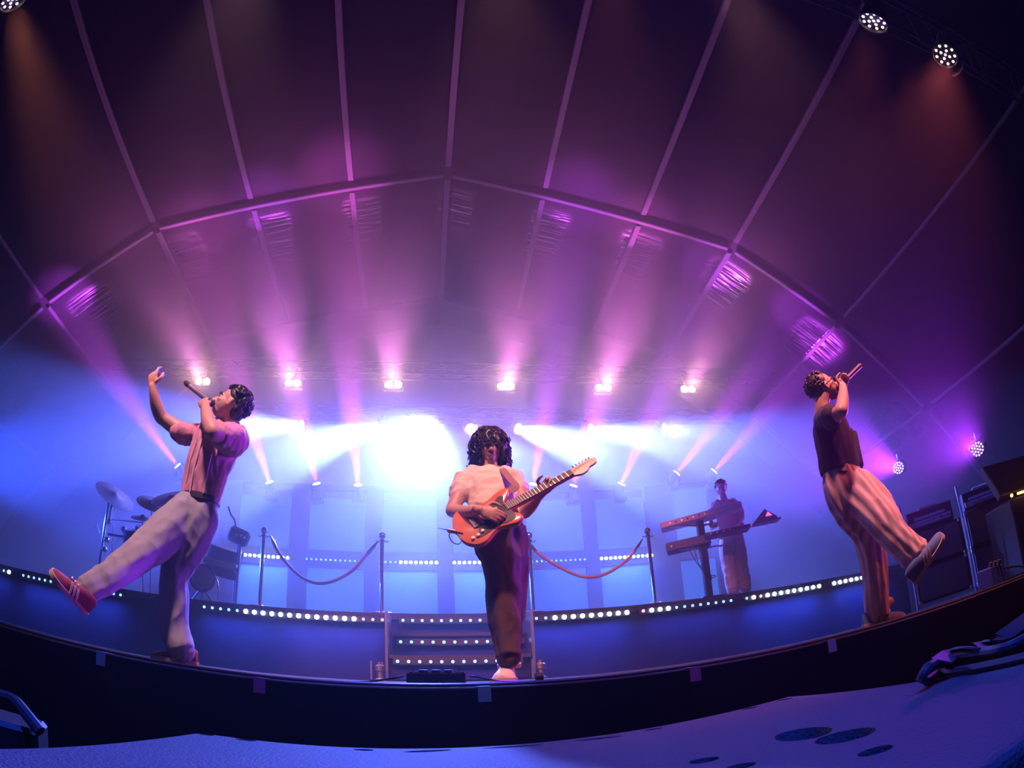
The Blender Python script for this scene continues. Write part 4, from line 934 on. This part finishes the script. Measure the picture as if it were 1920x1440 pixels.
# ================================================================ KEYBOARD PLAYER AND KEYBOARDS
M_kb = mat('keyboard_silver', (0.62, 0.42, 0.42), .45)
M_kb2 = mat('keyboard_dark', (0.06, 0.05, 0.08), .5)
M_keys = mat('ivory_keys', (0.8, 0.78, 0.75), .4)
def keyboard(a, b, depth, h, m, lab, dots=True):
    a, b = Vector(a), Vector(b); d = (b-a).normalized(); back = Vector((-d.y, d.x, 0)).normalized(); up = d.cross(back); R = Matrix((d, back, up)).transposed(); L = (b-a).length; c = (a+b)/2 + back*depth/2
    t = thing('keyboard', lab, 'keyboard', (c.x, c.y, c.z-h/2))
    MB().box(c, (L, depth, h), R, .012).build('case', m, t)
    MB().box(c + up*(h/2+.006) + back*depth*.22, (L*.88, depth*.5, .012), R, .002).build('keybed', M_keys, t)
    MB().box(c - back*(depth/2+.003) , (L*.97, .006, h*.78), R, .002).build('rear_panel', m, t)
    for k_ in range(7 if dots else 2):
        MB().lathe(a + d*L*(.12+.07*k_) - back*.006 , -back, [(0, .012), (.012, .012)], 8).build('socket', M_black if k_ % 2 else M_steel, t, True)
    return t
k1 = P(1238, 986, 7.45); k1b = P(1391, 944, 6.98+.0)
keyboard(k1, k1b, .30, .09, M_kb, 'pale keyboard on the top tier of the keyboard stand')
k2 = P(1249, 1027, 7.5); k2b = P(1332, 1008, 7.25)
keyboard(k2, k2b, .30, .13, M_kb2, 'dark keyboard on the lower tier, left of the column stand', False)
k3 = P(1322, 1003, 7.2); k3b = P(1408, 985, 7.0)
keyboard(k3, k3b, .28, .06, M_kb2, 'slim dark synthesiser on the lower tier, right of the column stand')
k4 = P(1412, 984, 7.05); k4b = P(1462, 974, 6.95)
lp = thing('laptop', 'open laptop with a red glowing lid mark at the right end of the keyboards', 'laptop', (k4.x+.17, k4.y, k4.z))
c = (k4+k4b)/2; d = (k4b-k4).normalized(); R = Matrix((d, Vector((-d.y, d.x, 0)).normalized(), d.cross(Vector((-d.y, d.x, 0)).normalized()))).transposed()
MB().box(c, ((k4b-k4).length*.95, .24, .02), R, .004).build('base', M_kb2, lp)
MB().prism([(-.19, 0), (.20, 0), (.20, .06), (.05, .20), (.0, .16)], 0, .012, Matrix.Translation(c+Vector((0, .05, .012))) @ R.to_4x4() @ Matrix.Rotation(1.35, 4, 'X')).build('lid', M_kb2, lp)
MB().prism([(.03, .08), (.13, .08), (.08, .15)], .0125, .016, Matrix.Translation(c+Vector((0, .045, .012))) @ R.to_4x4() @ Matrix.Rotation(1.35, 4, 'X')).build('glowing_mark', emit_mat('laptop_mark', (1, .15, .35), 1.4), lp)
cs = P(1316, 985, 7.32)
ks = thing('keyboard_stand', 'dark column stand carrying the keyboards in two tiers', 'keyboard stand', (cs.x, 7.3, RZ))
MB().box((cs.x, 7.38, RZ+.60), (.10, .08, 1.15), bev=.01).build('column', M_black_metal, ks)
MB().box((cs.x, 7.32, RZ+.02), (.34, .24, .04), bev=.01).build('foot', M_black_metal, ks)
for zz, y0 in ((k1.z*.5+k1b.z*.5-.06, 7.2), (k2b.z-.07, 7.2)):
    for s_ in (-1, 1): MB().tube([(cs.x+s_*.03, 7.38, zz-.05), (cs.x+s_*.2, 7.42, zz-.02), (cs.x+s_*.34, 7.48, zz-.01)], .016, 8).build('arm', M_steel, ks, True)
for k_ in range(3):
    x = cs.x-.25+.07*k_
    cable([(x, 7.30, k2.z-.02), (x+.05, 7.30, 1.4-.1*k_), (x+.22, 7.32, 1.12), (cs.x+.0, 7.3, 1.0+.05*k_)], .006, ['leftmost of three cables hanging from the lower keyboard', 'middle of three cables hanging from the lower keyboard', 'rightmost of three cables hanging from the lower keyboard'][k_])
Y4 = 7.62
s4 = thing('person', 'keyboard player in a pink tee and pale trousers behind the keyboards', 'person', P(1385, 1108, Y4))
q = lambda u, v, dy=0: P(u, v, Y4+dy)
b = MB(); hc4 = q(1352, 917)
Wh, Rh = head(b, hc4, (-.35, -.80, -.30), (0, -.25, 1), 1.0, s4)
limb(b, [(q(1357, 942), .07), (q(1354, 926), .055)], (1, 0, 0))
limb(b, [(q(1368, 1000), .14, .10), (q(1362, 970), .15, .10), (q(1357, 945), .12, .09)], (1, 0, 0))
limb(b, [(q(1338, 948), .055), (q(1330, 972, -.05), .05), (q(1336, 990, -.30), .03)], (0, 1, 0)); hand(b, q(1336, 990, -.30), (-.1, -1, 0), (1, 0, 0), curl=.4)
limb(b, [(q(1379, 944), .055), (q(1390, 968, -.05), .05), (q(1385, 984, -.30), .03)], (0, 1, 0)); hand(b, q(1385, 984, -.30), (-.1, -1, 0), (-1, 0, 0), curl=.4)
limb(b, [(q(1362, 1005), .09), (q(1367, 1060), .06), (q(1374, 1105), .05)], (1, 0, 0)); limb(b, [(q(1380, 1003), .09), (q(1388, 1058), .06), (q(1396, 1103), .05)], (1, 0, 0))
fuse(b, 'body', M_skin, s4, .009, 2)
h = MB(); h.sphere(Wh(0, -.03, .05), (.085, .095, .088), 20, 14, Rh); curls(h, Wh, 60, (.08, .09, .088), (0, -.028, .05), random.Random(9), lambda u: not (u.y > .2 and u.z < .5) and u.z > -.6, lump=.024, curl=.006, length=(.015, .03), down=.2)
h.build('hair', M_hair, s4, True)
t = MB(); limb(t, [(q(1370, 1008), .19, .13), (q(1366, 985), .19, .13), (q(1361, 960), .19, .12), (q(1358, 945), .15, .10), (q(1356, 938), .07, .07)], (1, 0, 0), 30, 5, caps=False)
limb(t, [(q(1345, 947), .09), (q(1334, 962, -.02), .08)], (0, 1, 0), 18, 4); limb(t, [(q(1374, 945), .09), (q(1386, 960, -.02), .08)], (0, 1, 0), 18, 4)
fuse(t, 'shirt', mat('pink_tee', (0.75, 0.40, 0.45), .9), s4, .011, 2, disp=crease(6, .008))
t = MB(); limb(t, [(q(1370, 998), .16, .13), (q(1364, 1030), .125, .12), (q(1368, 1070), .10, .11), (q(1374, 1104), .10, .11)], (1, 0, 0), 30, 5, fd); limb(t, [(q(1374, 998), .15, .12), (q(1384, 1030), .12, .12), (q(1391, 1070), .10, .11), (q(1397, 1100), .10, .11)], (1, 0, 0), 30, 5, fd)
fuse(t, 'trousers', mat('pale_trousers', (0.70, 0.58, 0.55), .9), s4, .011, 2, disp=crease(6, .008))
for u in (1376, 1400):
    p_ = q(u, 1110); shoe(s4, Vector((p_.x, p_.y+.14, RZ+.002)), Vector((p_.x+.02, p_.y-.16, RZ+.002)), (0, 0, 1), M_shoe_white, .11)

# ================================================================ DRUM KIT ON THE LEFT OF THE RISER
M_cym = mat('cymbal', (0.025, 0.02, 0.02), .5, .3)
M_drum = mat('drum_shell', (0.05, 0.05, 0.09), .35)
M_skinhead = mat('drum_head', (0.45, 0.35, 0.45), .6)
YD = 7.9
D = lambda u, v, dy=0: P(u, v, YD+dy)
kit = thing('drum_kit', 'drum kit on a chrome rack behind the left singer', 'drum kit', (D(300, 1090).x, YD, RZ))
def dpart(name, m, f): mb = MB(); f(mb); return mb.build(name, m, kit, True)
rx0, rx1 = D(205, 1000), D(452, 1030)
for (u, vt, vb, dy, nm_) in ((204, 942, 1100, 0, 'rack_post'), (452, 1010, 1130, 0, 'rack_post'), (448, 1020, 1130, .12, 'rack_post')):
    p0, p1 = D(u, vt, dy), D(u, vt, dy); p1 = Vector((p0.x-.02, p0.y, RZ))
    dpart(nm_, M_chrome, lambda mb: mb.tube([p0, p1], .024, 12))
dpart('rack_bar', M_chrome, lambda mb: mb.tube([D(203, 1002), D(245, 1008), D(300, 1018)], .028, 12))
dpart('rack_bar', M_kb, lambda mb: mb.tube([D(372, 1045), D(400, 1053), D(440, 1065)], .045, 12))
dpart('cymbal_arm', M_chrome, lambda mb: mb.tube([D(210, 974), D(250, 978), D(268, 980)], .010, 8))
dpart('boom_stand', M_chrome, lambda mb: mb.tube([D(212, 940), D(207, 960), D(204, 985)], [.03, .018, .022], 10))
for (u, v) in ((204, 978), (200, 1012), (196, 1030), (232, 992), (440, 1063)): dpart('clamp', M_chrome, lambda mb: mb.sphere(D(u, v, -.03), .05, 10, 8))
for (u, v, r, tilt) in ((215, 930, .36, (.55, -.35, .75)), (285, 945, .26, (.35, -.5, .8)), (322, 935, .34, (-.1, -.6, .8)), (268, 972, .2, (.1, -.4, .9))):
    dpart('cymbal', M_cym, lambda mb: mb.lathe(D(u, v, .1), tilt, [(0, r), (.004, r), (.03, r*.25), (.05, r*.16), (.06, .01)], 40))
    dpart('cymbal_stand', M_chrome, lambda mb: mb.tube([D(u, v, .12), D(u, v, .12)+Vector((0, .1, -.45)), Vector((D(u, v).x, YD+.3, RZ))], .012, 8))
for (u, v, r, hh) in ((248, 993, .15, .2), (272, 987, .16, .2)):
    c = D(u, v, .05); dr = dpart('tom', M_drum, lambda mb: mb.lathe(c, (0, -.35, .9), [(-hh, r), (0, r), (0, r*.95)], 28))
    for k_ in range(6):
        a = 2*PI*k_/6; MB().tube([c + Vector((math.cos(a)*r*1.03, math.sin(a)*r*.9, -.02)), c + Vector((math.cos(a)*r*1.03, math.sin(a)*r*.9+.05, -.15))], .009, 6).build('lug', M_chrome, dr, True)
c = D(380, 1084, -.3)
dr = dpart('kick_pad', M_drum, lambda mb: mb.lathe(c, (0, -1, .05), [(-.08, .16), (-.02, .19), (.02, .19), (.02, .165)], 32))
MB().lathe(c, (0, -1, .05), [(.018, .165), (.024, .16), (.027, .10)], 32).build('drum_head', M_skinhead, dr, True)
for dx in (-.2, 0, .2): MB().tube([c+Vector((dx*.2, .02, -.17)), Vector((c.x+dx, c.y+.05, RZ))], .016, 8).build('leg', M_steel, dr, True)
dpart('floor_tom', M_drum, lambda mb: mb.lathe(D(425, 1028, .2), (.25, -.2, 1), [(-.40, .26), (0, .26), (0, .25)], 36))
dpart('drum_module', M_drum, lambda mb: mb.box(D(448, 1006, -.1), (.30, .16, .22), Matrix.Rotation(.35, 3, 'Y'), .04))
for (u, v) in ((452, 1004), (458, 1008), (444, 1003)): dpart('knob', M_steel, lambda mb: mb.sphere(D(u, v, -.2), .018, 8, 6))
dpart('microphone_boom', M_black_metal, lambda mb: mb.tube(smooth_path([D(442, 990), D(440, 975), D(433, 965), D(428, 950)], 4), .012, 8))
dpart('pedal_arm', M_chrome, lambda mb: mb.tube(smooth_path([D(395, 1076, -.3), D(406, 1086, -.3), D(410, 1105, -.3), D(409, 1125, -.3)], 4), .012, 8))
# a single stick microphone on a clip
dpart('microphone_clip', M_steel, lambda mb: mb.tube([D(186, 1000), D(182, 985), D(178, 986)], .010, 8))

# ================================================================ RACKS AND DESK AT STAGE LEFT
M_tolex = mat('black_tolex', (0.03, 0.03, 0.035), .5, bump=(90, .5, .002))
M_grille = mat('amp_grille_cloth', (0.12, 0.12, 0.15), .8, bump=(200, .6, .002))
M_plate = mat('grey_faceplate', (0.55, 0.50, 0.62), .5)
Rr = Matrix.Rotation(-.75, 3, 'Z')
def amp_stack(cx_, cy_, lab, hh=(.52, .52), w_=.72, dp=.36):
    t = thing('amplifier_stack', lab, 'amplifier', (cx_, cy_, 0)); z = .06
    W3 = lambda x, y, zz: Vector((cx_, cy_, zz)) + Rr @ Vector((x, y, 0))
    for h_ in hh:
        cb = MB().box(W3(0, 0, z+h_/2), (w_, dp, h_-.01), Rr, .015).build('cabinet', M_tolex, t)
        MB().box(W3(0, -dp/2-.004, z+h_/2), (w_*.9, .012, h_*.84), Rr, .004).build('grille', M_grille, cb)
        for sx_ in (-1, 1):
            for sz_ in (0, 1): MB().box(W3(sx_*(w_/2-.02), -dp/2+.01, z+.02+sz_*(h_-.05)), (.05, .05, .05), Rr, .01).build('corner', M_steel, cb)
        MB().box(W3(w_/2+.006, 0, z+h_*.6), (.012, .16, .05), Rr, .004).build('handle', M_steel, cb)
        z += h_
    hd = MB().box(W3(-.02, 0, z+.13), (w_*.86, dp*.7, .24), Rr, .012).build('amp_head', M_tolex, t)
    MB().box(W3(-.02, -dp*.35-.004, z+.085), (w_*.78, .012, .07), Rr, .003).build('faceplate', M_plate, hd)
    MB().box(W3(-.02, -dp*.35-.004, z+.15), (w_*.6, .012, .035), Rr, .003).build('logo_strip', M_plate, hd)
    MB().tube([W3(-.14, 0, z+.255), W3(-.12, 0, z+.285), W3(.10, 0, z+.285), W3(.12, 0, z+.255)], .012, 6).build('top_handle', M_plate, hd, True)
    for k_ in range(6): MB().lathe(W3(-.25+.09*k_, -dp*.35-.012, z+.085), Rr @ Vector((0, -1, 0)), [(0, .014), (.014, .012)], 10).build('knob', M_steel, hd, True)
    for s_ in (-1, 1):
        MB().tube([W3(s_*(w_/2+.03), -dp/2-.03, 0), W3(s_*(w_/2+.03), -dp/2-.03, z+.36)], .014, 8).build('rack_tube', M_steel, t, True)
    return t
amp_stack(5.75, 5.15, 'amplifier stack with a grey faced head behind the right singer\'s kicking foot', (.44, .44))
amp_stack(6.85, 5.05, 'taller amplifier stack in a steel frame beside the lit desk', (.50, .50))
dk = thing('mixing_desk', 'mixing desk with an orange glowing strip at the right edge', 'mixing desk', (6.46, 4.0, 0))
Rk = Matrix.Rotation(-.3, 3, 'Z')
WK = lambda x, y, z: Vector((6.48, 4.02, z)) + Rk @ Vector((x, y, 0))
MB().box(WK(0, 0, .42), (1.15, .6, .84), Rk, .02).build('case', M_tolex, dk)
MB().box(WK(0, .02, 1.12), (1.15, .12, .5), Rk @ Matrix.Rotation(-.5, 3, 'X'), .015).build('control_surface', M_tolex, dk)
for i in range(9):
    for j in range(4): MB().lathe(WK(-.46+.115*i, -.04+.055*j, 1.00+.1*j), (Rk @ Matrix.Rotation(-.5, 3, 'X')) @ Vector((0, -1, 0)), [(0, .012), (.02, .010)], 6).build('knob', M_plate, dk, True)
MB().tube([WK(-.46, -.33, .87), WK(.60, -.33, .87)], .014, 8).build('light_strip', E_orange, dk, True)
MB().sphere(WK(-.56, -.33, .87), .02, 10, 8).build('indicator', E_orange, dk, True)
lamp('strip_light', 'AREA', WK(.05, -.38, .88), Rk @ Vector((0, -1, -.3)), 3, (1, .35, .08), dk, sx=1.0, sy=.03)
